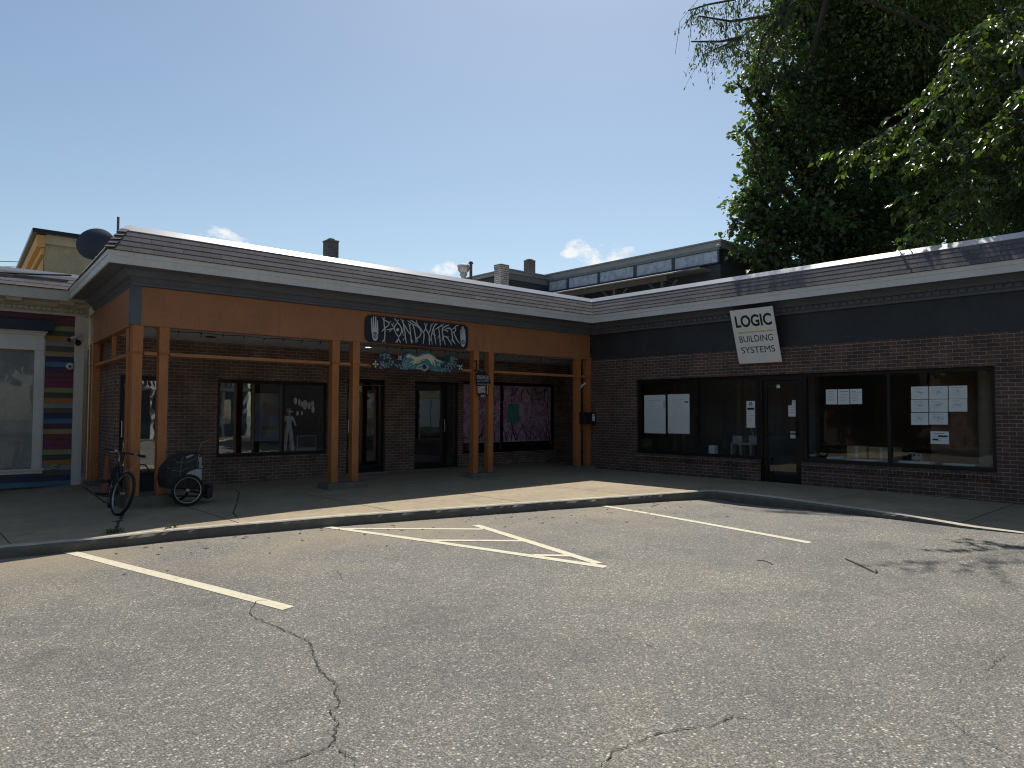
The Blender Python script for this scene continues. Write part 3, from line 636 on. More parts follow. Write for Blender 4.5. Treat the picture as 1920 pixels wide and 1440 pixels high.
pb = MB(); pb.tube([(RX+.02, 7.16, 1.02), (RX+.02, 7.84, 1.02)], .014, 8); pb.box(RX+.02, RX+.09, 7.14, 7.17, 1.0, 1.04); pb.box(RX+.02, RX+.09, 7.83, 7.86, 1.0, 1.04); pb.build('push_bar', M['bronze'], dl, True)
kp = MB(); kp.box(RX+.079, RX+.088, 7.17, 7.82, .02, .155); kp.build('kick_plate', M['bronze'], dl)
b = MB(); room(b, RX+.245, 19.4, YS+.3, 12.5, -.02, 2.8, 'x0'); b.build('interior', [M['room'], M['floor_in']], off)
b = MB(); b.box(15.9, 16.1, 7.6, 12.4, 0, 2.79); b.build('partition', M['room'], off)

# ------------------------------------------------------------------ striped shop at the left
st = thing('striped_shop', 'shop clad in multicoloured painted clapboards with cream cornice', 'shop', (0, 18, -.3))
PY = 17.4; LX0, LX1 = -9, 3.30
cols_ = dict(maroon=(0.152,0.043,0.065), green=(0.246,0.275,0.109), dkgreen=(0.058,0.072,0.051), ochre=(0.348,0.189,0.058), gray=(0.232,0.261,0.275), brown=(0.102,0.087,0.072), tan=(0.319,0.254,0.123), navy=(0.026,0.038,0.109), blue=(0.072,0.167,0.275), purple=(0.072,0.036,0.080), magenta=(0.189,0.029,0.109), orange=(0.392,0.167,0.043))
seq = 'maroon maroon green dkgreen ochre gray brown tan navy blue purple maroon maroon magenta green dkgreen orange gray brown navy blue purple tan maroon maroon magenta green dkgreen orange gray brown navy blue'.split()
names = list(cols_); b = MB(); ztop = 3.42; bh = (ztop+.10)/len(seq)
for q, nm in enumerate(seq):
    z1 = ztop-q*bh; z0 = z1-bh; mi = names.index(nm)
    for xa, xb in ((LX0, LX1-.16),): b.hexa([(xa,PY-.018,z0),(xb,PY-.018,z0),(xb,PY+.1,z0),(xa,PY+.1,z0)], [(xa,PY-.003,z1-.0006),(xb,PY-.003,z1-.0006),(xb,PY+.1,z1-.0006),(xa,PY+.1,z1-.0006)], mi)
b.build('clapboard_siding', [paint('clapboard_'+n, c, .6, .14, 4, dirt=.25) for n, c in cols_.items()], st)
b = MB(); b.box(LX1-.158, LX1+.02, PY-.045, PY+.1, -.13, ztop+.01); b.build('corner_board', M['white'], st, bevel=.005)
b = MB(); b.box(LX0, LX1, PY+.03, PY+.2, -.6, -.102); b.build('foundation', M['stone'], st)
b = MB(); cz = ztop+.004
for (y0, z0, z1) in ((.055, 0, .05), (.07, .05, .065), (.04, .065, .155), (.085, .155, .175), (.06, .175, .255), (.50, .255, .285)): b.box(LX0, LX1+.10-y0*.2, PY-y0, PY+.1, cz+z0, cz+z1-.0008)
for q in range(int((LX1-LX0)/.098)):
    x = LX1-.02-q*.098; b.box(x-.064, x, PY-.085, PY-.041, cz+.072, cz+.145)
b.build('cornice', M['cream'], st, bevel=.003)
for x in (3.05, 2.15, 1.25, .35, -.55, -1.45): b = MB(); b.box(x-.26, x, PY-.42, PY-.062, cz+.19, cz+.254); b.build('bracket', M['cream'], st, bevel=.004)
b = MB(); b.box(LX0, 2.93, PY-.53, PY-.48, 3.67, 3.885); b.build('fascia', M['cream'], st)
b = MB()
for q in range(4):
    y0 = PY-.56+.075*q; z0 = 3.885+.078*q; b.poly([(LX0,y0,z0+.012),(3.1,y0,z0+.012),(3.1,y0+.08,z0+.09),(LX0,y0+.08,z0+.09)], 0, [(LX0,q*.13+.002),(3.1,q*.13+.002),(3.1,q*.13+.128),(LX0,q*.13+.128)]); b.poly([(LX0,y0,z0+.012),(3.1,y0,z0+.012),(3.1,y0+.008,z0-.004),(LX0,y0+.008,z0-.004)], 0, [(0,0)]*4)
b.build('shingle_roof', M['shingle'], st)
b = MB(); b.hexa([(LX0,PY-.27,4.185),(3.15,PY-.27,4.185),(3.15,PY+.1,4.185),(LX0,PY+.1,4.185)], [(LX0,PY-.2,4.28),(3.15,PY-.2,4.28),(3.15,PY+.1,4.28),(LX0,PY+.1,4.28)]); b.build('flashing', M['flash'], st)
b = MB(); b.box(LX0, 3.3, PY+.1, 23, 4.0, 4.2); b.build('flat_roof', M['roofing'], st)
b = MB(); b.tube([(-4, PY-.4, 4.06), (1.0, PY-.4, 4.07), (2.2, PY-.34, 4.16), (3.0, PY-.3, 4.24)], .018, 6); b.build('cable', M['black'], st, True)
# its window
wd = sub('window', st); WX0, WX1, WZ0, WZ1 = -.9, 2.44, .29, 2.67
b = MB()
b.box(WX1, 2.60, PY-.05, PY-.003, WZ0-.02, WZ1+.001); b.box(WX0-.16, WX0, PY-.05, PY-.003, WZ0-.02, WZ1+.001)
b.box(WX0-.16, 2.60, PY-.05, PY-.003, WZ1+.002, 2.98); b.box(WX0-.2, 2.62, PY-.075, PY-.003, 2.981, 3.03); b.box(WX0-.22, 2.65, PY-.1, PY-.003, 3.031, 3.065)
b.box(2.602, 2.625, PY-.03, PY-.003, WZ0, 2.90)
b.build('frame', M['white'], wd, bevel=.004)
b = MB(); b.box(WX0-.2, 2.66, PY-.1, PY-.003, .235, .268); b.box(WX0-.17, 2.63, PY-.07, PY-.003, .17, .234); b.build('sill', M['white'], wd, bevel=.004)
b = MB(); b.box(WX0, WX1, PY-.034, PY-.028, WZ0-.02, WZ1); b.build('pane', glass_mat('shop_glass', (.96,.96,.96), .018), wd)
cur = MB(); n = 90
for q in range(n):
    x0 = WX0+(WX1-WX0)*q/n; x1 = WX0+(WX1-WX0)*(q+1)/n; f = lambda x: PY-.0225 + .0035*math.sin(x*31+math.sin(x*7)*2)
    cur.poly([(x0,f(x0),WZ0-.02),(x1,f(x1),WZ0-.02),(x1,f(x1),WZ1-.06),(x0,f(x0),WZ1-.06)])
cur.build('curtain', paint('grey_curtain', (.30,.315,.32), .9, .15, 1.2), wd, True)
b = MB(); b.box(WX0-.22, 2.74, PY-.2, PY-.02, 3.069, 3.27); b.build('sign_box', paint('navy_sign_box', (.018,.02,.05), .5), st, bevel=.006)

# ------------------------------------------------------------------ things behind the roofs
ys_ = thing('stucco_building', 'ochre and beige stucco building with black eaves rising behind the striped shop', 'building', (6, 28, 0))
YC = Vector((3.72, 25.2, 0)); yn = SN
b = MB(); a = [YC, YC+Vector((7,0,0)), YC+Vector((7,0,0))+SD*8, YC+SD*8]; b.prism([Vector((q.x,q.y,-.5)) for q in a], (0,0,7.15)); 
o = b.build('wall', paint('beige_stucco', (.46,.38,.24), .9, .16, 1.4, grain=.5, dirt=.35), ys_)
b = MB(); LW = YC-yn*.012; b.frame(LW, SD, (0,0,1), -yn, .15, 7.9, 3.5, 6.05, 0, .01); b.build('side_panel', paint('ochre_render', (.62,.36,.12), .8, .1, 1.5), ys_)
b = MB(); b.frame(YC, SD, (0,0,1), -yn, -.12, 8, 6.3, 6.66, .012, .22); b.frame(YC, SD, (0,0,1), -yn, -.06, 8, 6.1, 6.29, .012, .1); b.build('cornice', paint('ochre_cornice', (.66,.38,.11), .7, .08, 2), ys_)
b = MB(); b.frame(YC, SD, (0,0,1), -yn, -.3, 8.2, 6.68, 6.80, -.05, .34); b.frame(YC, (1,0,0), (0,0,1), (0,-1,0), -.34, 7.2, 6.681, 6.801, -.05, .30); b.frame(YC, (1,0,0), (0,0,1), (0,-1,0), -.2, 7.2, 6.42, 6.66, .003, .1, 1); b.build('eave', [M['blackm'], paint('beige_band', (.5,.42,.28), .8)], ys_)
b = MB(); b.frame(YC-yn*.012, SD, (0,0,1), -yn, 2.1, 2.2, 3.5, 5.4, .012, .05); b.frame(YC-yn*.012, SD, (0,0,1), -yn, 3.3, 3.4, 3.5, 5.4, .012, .05); b.tube([YC-yn*.05+SD*(2.75-.6*math.cos(PI*q/8))+Vector((0,0,5.4+.5*math.sin(PI*q/8))) for q in range(9)], .05, 6); b.build('arched_window', M['bronze'], ys_)

cl = thing('clerestory_building', 'grey building with long clerestory windows above the brick office roof', 'building', (24, 18, 0))
CX, CY0, CY1 = 20.0, 12.58, 20.39
b = MB(); b.box(CX+.05, 29, CY0+.02, 34, 0, 6.2); b.box(CX+.35, 29, CY0+.05, 34, 6.2, 6.72); b.box(17.9, CX+.3, CY1, 34, 0, 6.7); b.build('wall', paint('dark_cladding', (.05,.055,.06), .8, .15, 1), cl)
b = MB(); b.box(CX-.06, 29.2, CY0-.06, 34, 6.73, 6.90); b.box(17.82, CX-.062, CY1-.08, 34, 6.73, 6.845); b.box(CX-.12, 29.3, CY0-.12, 34.1, 6.901, 6.945); b.box(17.76, CX-.122, CY1-.14, 34.1, 6.846, 6.885); b.build('eave', paint('grey_eave', (.3,.31,.31), .7, .12, 2), cl)
b = MB(); b.box(CX-.05, CX+.02, CY0, CY1-.1, 6.645, 6.728); b.box(17.87, CX, CY1-.03, CY1-.002, 6.5, 6.728); b.build('head_trim', paint('grey_trim', (.2,.21,.22), .7), cl)
ws = [12.66, 14.31, 14.42, 15.93, 16.05, 17.63, 17.74, 19.22, 19.33, 20.3]
for q in range(0, len(ws), 2):
    wv = sub('window', cl); b = MB(); b.box(CX+.0, CX+.02, ws[q]+.01, ws[q+1]-.01, 6.26, 6.64); b.build('pane', mural_mat('mottled_blue_pane', 2.0, [(.3, (.30,.36,.45)), (.5, (.45,.5,.58)), (.7, (.62,.66,.7))], 2.5), wv)  # opaque pane colour, mottled from grey-blue to pale grey
    fr_ = MB(); fr_.box(CX-.02, CX+.05, ws[q]-.055, ws[q]+.008, 6.24, 6.644); fr_.box(CX-.02, CX+.05, ws[q+1]-.008, ws[q+1]+.05, 6.24, 6.644); fr_.box(CX-.02, CX+.05, ws[q]+.008, ws[q+1]-.008, 6.22, 6.259); fr_.box(CX-.02, CX+.05, ws[q]+.008, ws[q+1]-.008, 6.631, 6.644); fr_.build('frame', paint('slate_frame', (.06,.07,.1), .6), wv)
b = MB(); b.box(19.4, CX+.04, CY0+.35, CY1-.1, 6.0, 6.06); b.hexa([(18.75,CY0+.9,5.84),(19.4,CY0+.9,5.99),(19.4,CY1-.1,5.99),(18.75,CY1-.1,5.84)], [(18.75,CY0+.9,5.88),(19.4,CY0+.9,6.05),(19.4,CY1-.1,6.05),(18.75,CY1-.1,5.88)]); b.build('canopy_roof', paint('weathered_roof', (.26,.25,.22), .9, .25, 2), cl)
b = MB(); b.box(18.8, 18.9, CY0+1.2, CY1-.2, 5.66, 5.835)
for y in (13.9, 15.9, 17.9, 19.6):
    b.box(18.8, 18.9, y, y+.1, 4.34, 5.655); 
    for s_ in (-1, 1): b.tube([(18.85, y+.05+s_*.05, 5.2), (18.85, y+.05+s_*.55, 5.65)], .04, 4)
b.build('timber_frame', paint('weathered_timber', (.095,.072,.056), .85, .3, 3), cl)
chimney(cl, 24.12, 24.55, 25.9, 26.3, 6.9, 9.0, M['brick_grey'])
pl = []
for z, lab in ((8.95, 'upper of two thin overhead wires at far left'), (8.35, 'lower of two thin overhead wires at far left')):
    b = MB(); P0, P1 = atd(-300, 445 if z > 8.6 else 460, 46), atd(130, 492 if z > 8.6 else 500, 40); b.tube([P0.lerp(P1, t)-Vector((0,0,.5*math.sin(PI*t))) for t in np.linspace(0,1,12)], .02, 5)
    tag(b.build('overhead_wire', M['black']), lab, 'wire', 'overhead wires')

sd = thing('satellite_dish', 'dark grey satellite dish on the roof edge beside the orange arcade', 'satellite dish', (3.45, 17.7, 4.2))
dc = Vector((3.56, 17.75, 5.10)); dn = Vector((-.42, -.86, .28)).normalized()
b = MB(); prof = [(.001, -.10)] + [(.385*q/8, -.10+.10*(q/8)**2) for q in range(1, 9)] + [(.39, .012)] + [(.385*q/8, -.085+.10*(q/8)**2) for q in range(8, 0, -1)] + [(.001, -.085)]
b.lathe(dc, -dn, prof, 40); b.build('dish', paint('dark_grey_dish', (.035,.037,.05), .5, .08, 3), sd, True)
b = MB(); b.tube([dc+Vector((.05,.1,-.1)), dc+Vector((.08,.16,-.5)), dc+Vector((.08,.16,-.97))], .028, 10); b.build('mast', M['blackm'], sd, True)
b = MB(); b.tube([dc+Vector((-.02,.0,-.36)), dc+Vector((.0,-.25,-.38))], .02, 8); b.box(dc.x-.06, dc.x+.06, dc.y-.34, dc.y-.22, dc.z-.45, dc.z-.33); b.build('feed_arm', M['alu'], sd, bevel=.006)

# ------------------------------------------------------------------ signs
def text(body, o, u, v, n, w_, h_, mat, parent, name='lettering', bold=0, ext=.004):
    c = bpy.data.curves.new(name, 'FONT'); c.body = body; c.size = 1; c.extrude = 0; c.offset = 0
    t = bpy.data.objects.new(name, c); COL.objects.link(t); bpy.context.view_layer.update(); dx, dy = t.dimensions.x, t.dimensions.y
    x0 = min(q[0] for q in t.bound_box); y0 = min(q[1] for q in t.bound_box)
    sx, sy = w_/dx, h_/dy; c.offset = bold; c.extrude = ext
    Mx = Matrix((Vector(u)*sx, Vector(v)*sy, Vector(n))).transposed().to_4x4(); Mx.translation = Vector(o) - Vector(u)*x0*sx - Vector(v)*y0*sy
    bpy.context.view_layer.update(); me = bpy.data.meshes.new_from_object(t.evaluated_get(bpy.context.evaluated_depsgraph_get())); me.materials.clear(); me.materials.append(mat)
    bpy.data.objects.remove(t); t = bpy.data.objects.new(name, me); COL.objects.link(t)
    t.parent = parent; t.matrix_parent_inverse = MW.get(parent.name, Matrix.Identity(4)).inverted(); t.matrix_basis = Mx
    return t
lg = thing('hanging_sign', 'tilted white office sign reading LOGIC BUILDING SYSTEMS with yellow underline', 'sign', (13.8, 7.85, 3))
lv = Vector((13.62-13.985, 0, 3.62-2.505)).normalized(); lu = Vector((0,-1,0)); ln = lu.cross(lv); lo = Vector((13.985, 8.345, 2.505)); LH, LW_ = 1.175, .975
b = MB(); b.frame(lo, lu, lv, ln, 0, LW_, 0, LH, -.012, .004); b.build('board', paint('white_sign_board', (.86,.86,.85), .5, .04, 3), lg)
ink = paint('sign_ink', (.015,.017,.025), .5); lf = lambda u, v: lo + lu*(u*LW_) + lv*(v*LH) + ln*.0055
text('LOGIC', lf(.095, .682), lu, lv, ln, .83*LW_, .2*LH, ink, lg, bold=.03, ext=.001)
text('BUILDING', lf(.115, .395), lu, lv, ln, .78*LW_, .118*LH, ink, lg, bold=.0, ext=.001)
text('SYSTEMS', lf(.115, .19), lu, lv, ln, .78*LW_, .118*LH, ink, lg, bold=.0, ext=.001)
b = MB(); b.frame(lf(.11, .565), lu, lv, ln, 0, .83*LW_, 0, .026, -.0005, .001); b.build('underline', paint('yellow_line', (.62,.58,.1), .5), lg)
for (u, v) in ((.04,.03),(.95,.03),(.95,.5),(.04,.5)): b = MB(); b.lathe(lf(u, v), ln, [(.008,0),(.008,.004),(.002,.006)], 8); b.build('screw', M['alu'], lg)
for u in (.1, .9): b = MB(); b.tube([lf(u,1.0), lf(u,1.0)+Vector((.01,0,.11))], .006, 6); b.build('hanger', M['blackm'], lg)

PYS = AY-.035
pond = thing('shop_sign', 'black round-cornered sign reading PONDWATER in white branching letters on the orange beam', 'sign', (8.65, PYS, 3.1))
def spx(X, Y): p = aty(680+X/8, 480+Y/8, PYS); return p
b = MB(); x0, x1, z0, z1, rr = 7.335, 9.955, 2.845, 3.395, .13; pts = []
for cx, cz_, a0 in ((x1-rr, z1-rr, 0), (x0+rr, z1-rr, 90), (x0+rr, z0+rr, 180), (x1-rr, z0+rr, 270)):
    for q in range(7): a = R(a0+90*q/6); pts.append((cx+rr*math.cos(a), PYS, cz_+rr*math.sin(a)))
b.prism(pts, (0,.025,0)); b.build('panel', paint('black_sign_panel', (.016,.018,.026), .45), pond, bevel=.003)
SW = paint('sign_white', (.62,.64,.66), .5, .04, 4)
YF = Vector((0,1,0))
def strokes(mb, L, r, conv, fl=YF, dy=-.003, n=6):
    for s_ in L:
        pts = [conv(*p) + Vector((0, dy, 0)) for p in s_]; P = []
        if len(pts) > 2:   # smooth once
            P = [pts[0]]
            for a, c, e in zip(pts[:-2], pts[1:-1], pts[2:]): P += [a.lerp(c, .75), c.lerp(e, .25)]
            P.append(pts[-1])
        else: P = pts
        k_ = len(P); rs = [r*(1.0 if 0 < q < k_-1 else .55) for q in range(k_)]
        mb.tube(P, rs, n, flat=fl)
LET = [
 ('P', [[(285,915),(318,955),(320,1030),(335,1110),(330,1180),(328,1250),(290,1293)],[(328,1250),(337,1308)],[(328,915),(318,955)],[(318,955),(360,978),(400,1003),(385,1045),(340,1075),(325,1090),(285,1132)],[(395,1003),(428,975)]]),
 ('O', [[(470,938),(512,972),(522,1002),(565,1045),(588,1110),(570,1170),(540,1215),(500,1165),(470,1085),(485,1040),(522,1002)],[(520,980),(542,955)],[(470,1075),(445,1040),(430,1015)],[(443,1040),(466,998)],[(472,1088),(420,1096),(355,1110)],[(440,1098),(395,1140)],[(540,1215),(535,1250),(490,1297)],[(537,1245),(550,1270),(570,1305)],[(590,1115),(610,1200)],[(605,1072),(598,1150)],[(525,1255),(515,1300)]]),
 ('N', [[(570,940),(602,985),(618,1070),(635,1160),(642,1235),(655,1312)],[(620,960),(602,985)],[(640,1215),(600,1268)],[(602,1000),(645,1070),(690,1150),(722,1185)],[(685,1005),(705,1055),(720,1180),(725,1250),(732,1312)],[(720,1025),(705,1055)],[(724,1240),(757,1297)]]),
 ('D', [[(668,965),(720,1000),(755,1030),(770,1090),(785,1170),(798,1235),(800,1305)],[(752,1022),(800,1042),(855,1085),(880,1150),(858,1205),(806,1240)],[(806,1220),(826,1285)]]),
 ('W', [[(712,960),(770,995),(822,1028),(870,1090),(915,1150),(922,1200),(905,1322)],[(822,1028),(803,965)],[(915,1145),(945,1085),(945,1050),(922,1003)],[(947,1052),(970,1008)],[(945,1085),(975,1140),(997,1185),(995,1260),(1003,1334)],[(990,1170),(1018,1100),(1025,1010)],[(1022,1055),(1068,1003)]]),
 ('A', [[(1122,1013),(1068,1052),(1050,1110),(1035,1170),(1015,1270)],[(1093,1030),(1088,1010)],[(1062,1062),(1068,1130),(1080,1210),(1100,1328)],[(1035,1160),(1068,1175),(1095,1202)],[(1025,1215),(1043,1326)]]),
 ('T', [[(1085,1103),(1140,1066),(1190,1045),(1218,1013)],[(1168,1055),(1180,1018)],[(1138,1068),(1148,1150),(1158,1240),(1163,1348)],[(1152,1185),(1120,1237)]]),
 ('E', [[(1300,1028),(1250,1050),(1190,1082),(1195,1150),(1205,1220),(1240,1333)],[(1192,1108),(1250,1108),(1278,1142)],[(1235,1108),(1284,1128)],[(1200,1195),(1262,1215),(1300,1270),(1334,1338)],[(1262,1215),(1292,1212)],[(1198,1220),(1190,1275)]]),
 ('R', [[(1244,1085),(1295,1082),(1332,1105),(1340,1190),(1350,1260),(1388,1325)],[(1280,1082),(1310,1072)],[(1332,1105),(1385,1072),(1400,1045),(1440,1038)],[(1385,1075),(1398,1105),(1375,1140),(1340,1158)],[(1362,1145),(1385,1200),(1420,1270),(1452,1312)],[(1342,1200),(1338,1292)]]),
]
for ch, L in LET:
    b = MB(); strokes(b, L, .0135, spx)
    if ch == 'O':
        c0 = spx(525, 1105); b.lathe(c0+Vector((0,-.001,0)), (0,-1,0), [(.034,0),(.034,.004),(.028,.007)], 18)
    b.build('letter', SW, pond, True)
def hand(pts_, cx, cy, rr_):
    b = MB(); b.prism([spx(*p) + Vector((0,-.005,0)) for p in pts_], (0,.0045,0)); h = b.build('hand_emblem', SW, pond)
    b = MB(); c0 = spx(cx, cy); e = Vector((0,-.0065,0)); b.torus(c0+e, (0,1,0), rr_, .006, 28, 6); b.tube([c0+e+Vector((0,0,-rr_)), c0+e+Vector((0,0,rr_*.8))], .0045, 6); b.tube([c0+e+Vector((-rr_*.5,0,-rr_*.55)), c0+e+Vector((rr_*.5,0,-rr_*.55))], .004, 6); b.torus(c0+e+Vector((0,0,.012)), (0,1,0), rr_*.5, .004, 20, 6); b.build('emblem', ink, h, True)
hand([(125,935),(134,926),(141,936),(147,1075),(152,1078),(155,910),(162,903),(169,910),(171,1078),(176,1078),(188,908),(196,902),(202,910),(206,1085),(211,1088),(214,965),(221,962),(228,985),(233,1100),(232,1190),(222,1245),(203,1271),(182,1274),(160,1260),(142,1215),(132,1130),(124,1010)], 184, 1185, .052)
hand([(1464,1105),(1469,1098),(1474,1106),(1480,1192),(1484,1192),(1483,1062),(1489,1056),(1494,1063),(1499,1196),(1503,1196),(1501,1060),(1507,1055),(1513,1063),(1517,1200),(1521,1200),(1524,1096),(1530,1092),(1535,1105),(1541,1220),(1540,1290),(1530,1340),(1515,1362),(1500,1364),(1484,1350),(1472,1310),(1466,1230)], 1502, 1292, .045)

mu = thing('painted_panel', 'cut-out painted panel of a leaping cream cat over an eye hanging below the black sign', 'painted panel', (8.6, 12.6, 2.4))
MY = 12.60
def mpx(X, Y): return aty(690+X/9.6, 650+Y/9.6, MY)
out_ = [(52,310),(95,262),(150,248),(185,225),(200,135),(250,100),(300,78),(380,112),(420,175),(480,235),(540,170),(620,165),(650,120),(720,95),(790,105),(880,150),(940,118),(1010,92),(1110,100),(1190,150),(1240,205),(1310,245),(1400,230),(1440,190),(1490,135),(1560,190),(1600,205),(1625,290),(1700,325),(1722,380),(1700,430),(1560,440),(1400,462),(1220,462),(1080,408),(1010,434),(860,408),(660,420),(480,402),(330,402),(160,392),(85,372)]
b = MB(); b.prism([mpx(*p) for p in out_], (0,.018,0)); b.build('panel', paint('navy_panel', (.026,.036,.052), .55, .25, 4), mu)
b = MB(); b.prism([mpx(*p)+Vector((0,-.004,0)) for p in [(600,300),(640,200),(690,130),(750,105),(830,145),(890,165),(960,120),(1030,98),(1110,108),(1190,165),(1250,220),(1340,255),(1390,265),(1350,310),(1290,340),(1390,430),(1220,455),(1085,402),(860,402),(665,412),(560,405),(640,370)]], (0,.0035,0)); b.build('teal_halo', mural_mat('teal_swirl', 9, [(.35, (.03,.11,.14)), (.5, (.06,.2,.23)), (.65, (.11,.29,.3))], 2), mu)
cr = paint('cream_artwork', (.62,.56,.40), .5, .06, 5)
b = MB(); b.prism([mpx(*p)+Vector((0,-.008,0)) for p in [(688,182),(712,150),(738,134),(765,140),(820,172),(870,193),(925,180),(1000,143),(1080,131),(1145,150),(1190,195),(1250,235),(1322,270),(1312,284),(1240,258),(1186,222),(1196,275),(1219,345),(1205,352),(1172,285),(1140,245),(1166,325),(1150,332),(1112,262),(1060,222),(965,262),(918,296),(858,298),(808,324),(793,316),(835,268),(760,296),(748,284),(800,256),(842,246),(775,206),(735,197),(705,207)]], (0,.0035,0)); b.build('cat_figure', cr, mu)
b = MB(); strokes(b, [[(762,140),(768,170),(762,200)],[(860,264),(930,262),(990,235),(1060,222)]], .006, mpx, dy=-.01); b.build('cat_outline', ink, mu)
b = MB(); strokes(b, [[(855,395),(915,345),(990,318),(1060,340),(1110,380)],[(870,400),(940,390),(1000,422),(1050,415),(1080,385)]], .016, mpx, dy=-.006); c0 = mpx(1012, 372); b.lathe(c0+Vector((0,-.006,0)), (0,-1,0), [(.085,0),(.085,.003)], 20); b.build('eye_shape', paint('pale_blue_artwork', (.30,.42,.46), .5), mu, True)
b = MB(); b.lathe(mpx(1010,362)+Vector((0,-.0105,0)), (0,-1,0), [(.056,0),(.056,.003)], 20); b.build('pupil', paint('plum_artwork', (.05,.03,.04), .5), mu)
def flower(X, Y, r, rot, mat):
    b = MB(); c0 = mpx(X, Y)
    for q in range(4):
        a = R(rot+90*q); d = Vector((math.cos(a),0,math.sin(a))); e = Vector((-d.z,0,d.x)); o_ = c0+Vector((0,-.005,0)); b.prism([o_+d*r*.12, o_+d*r*.5+e*r*.24, o_+d*r, o_+d*r*.5-e*r*.24], (0,.0035,0))
    b.lathe(c0+Vector((0,-.006,0)), (0,-1,0), [(r*.14,0),(r*.14,.004)], 10); b.build('flower', mat, mu)
flower(135, 315, .085, 90, paint('yellow_flower', (.62,.56,.36), .5)); flower(573, 200, .065, 45, paint('white_flower', (.62,.62,.58), .5)); flower(1267, 325, .045, 45, paint('white_flower', (.6,.6,.6))); flower(1662, 372, .08, 52, paint('green_flower', (.5,.55,.4), .5))
b = MB(); gl_ = paint('sage_leaf_artwork', (.22,.32,.33), .5, .2, 8)
for (X0, Y0, X1, Y1, n_) in ((300,100,440,300,7),(210,120,330,210,4),(190,370,480,300,9),(210,260,330,330,5),(500,330,690,370,7),(640,200,700,340,5),(1350,400,1580,210,9),(1400,330,1600,320,7),(1490,160,1530,230,4),(1300,430,1500,420,6)):
    strokes(b, [[(X0,Y0),((X0+X1)/2,(Y0+Y1)/2-8),(X1,Y1)]], .004, mpx, dy=-.004, n=5)
    for q in range(n_):
        t = (q+.5)/n_; cx, cy = X0+(X1-X0)*t, Y0+(Y1-Y0)*t; c0 = mpx(cx, cy)+Vector((0,-.0055,0)); a = math.atan2(-(Y1-Y0), X1-X0)+(.8 if q % 2 else -.8); d = Vector((math.cos(a),0,math.sin(a))); e = Vector((-d.z,0,d.x)); l_ = random.uniform(.06,.10)
        b.prism([c0, c0+d*l_*.5+e*.016, c0+d*l_, c0+d*l_*.5-e*.016], (0,.003,0))
b.build('leaf_artwork', gl_, mu)
b = MB()
for X in (275, 1505): q = mpx(X, 85); b.tube([q, Vector((q.x, AY+.05, 2.85))], .004, 5)
b.build('hook', M['alu'], mu)

hs = thing('hanging_sign', 'small black hanging sign with framed picture reading PONDWATER and ART on an orange post', 'sign', (10.3, 12.6, 2.3))
HY = 12.62
def hpx(X, Y): return aty(860+X/12, 640+Y/12, HY)
b = MB(); a0 = hpx(398, 415); a1 = hpx(398, 680); b.tube([a0, a1], .014, 8); b.tube([hpx(400,490), hpx(610,680)], .009, 8); b.tube([hpx(400,672), hpx(610,684)], .008, 8)
for q in (a0.lerp(a1,.1), a0.lerp(a1,.9)): b.tube([q, q+Vector((0,.1,0))], .012, 6)
b.build('bracket', M['blackm'], hs, True)
b = MB(); b.prism([hpx(*p) for p in [(400,715),(440,690),(520,700),(580,690),(620,700),(640,740),(680,760),(690,850),(722,900),(715,950),(680,970),(650,990),(600,985),(540,1000),(470,1010),(425,1000),(405,960),(412,900),(395,830)]], (0,.02,0)); bd = b.build('board', paint('black_board', (.012,.014,.016), .5), hs)
b = MB()
for (t_, X, Y, W_, H_) in (('PONDWATER', 405, 845, 265, 85),): pass
b.build('spare', SW, hs) if False else None
text('PONDWATER', hpx(408, 850)+Vector((0,-.003,0)), (1,0,0), (0,0,1), (0,-1,0), (hpx(672,850)-hpx(408,850)).length, (hpx(500,762)-hpx(500,850)).length, SW, hs, bold=.0, ext=.001)
b = MB()
for y0, x0_, x1_ in ((890, 425, 690), (965, 425, 690)):
    x = x0_
    while x < x1_-20:
        wq = random.uniform(10, 20); strokes(b, [[(x,y0+random.uniform(10,22)),(x+wq*.4,y0-random.uniform(5,22)),(x+wq,y0+random.uniform(0,18))]], .0045, hpx, dy=-.002, n=5); x += wq+7
b.build('script_line', SW, hs)
b = MB(); b.prism([hpx(*p) for p in [(440,1010),(600,1010),(600,1160),(440,1160)]], (0,.012,0)); b.build('picture', mural_mat('grey_picture', 14, [(.4, (.1,.1,.1)), (.5, (.4,.4,.4)), (.62, (.55,.55,.55))], 3), hs)
b = MB(); b.tube([hpx(650,985), hpx(645,1190)], .007, 6); b.tube([hpx(430,1005), hpx(440,1165)], .006, 6); b.build('side_rail', M['alu'], hs)
b = MB(); b.prism([hpx(*p) for p in [(415,1165),(480,1180),(560,1182),(640,1190),(690,1180),(655,1215),(615,1245),(560,1262),(510,1250),(460,1220)]], (0,.02,0)); b.build('lower_board', paint('black_board', (.012,.014,.016)), hs)
text('ART', hpx(492, 1250)+Vector((0,-.003,0)), (1,0,0), (0,0,1), (0,-1,0), (hpx(608,1250)-hpx(492,1250)).length, (hpx(500,1205)-hpx(500,1250)).length, SW, hs, bold=.02, ext=.001)

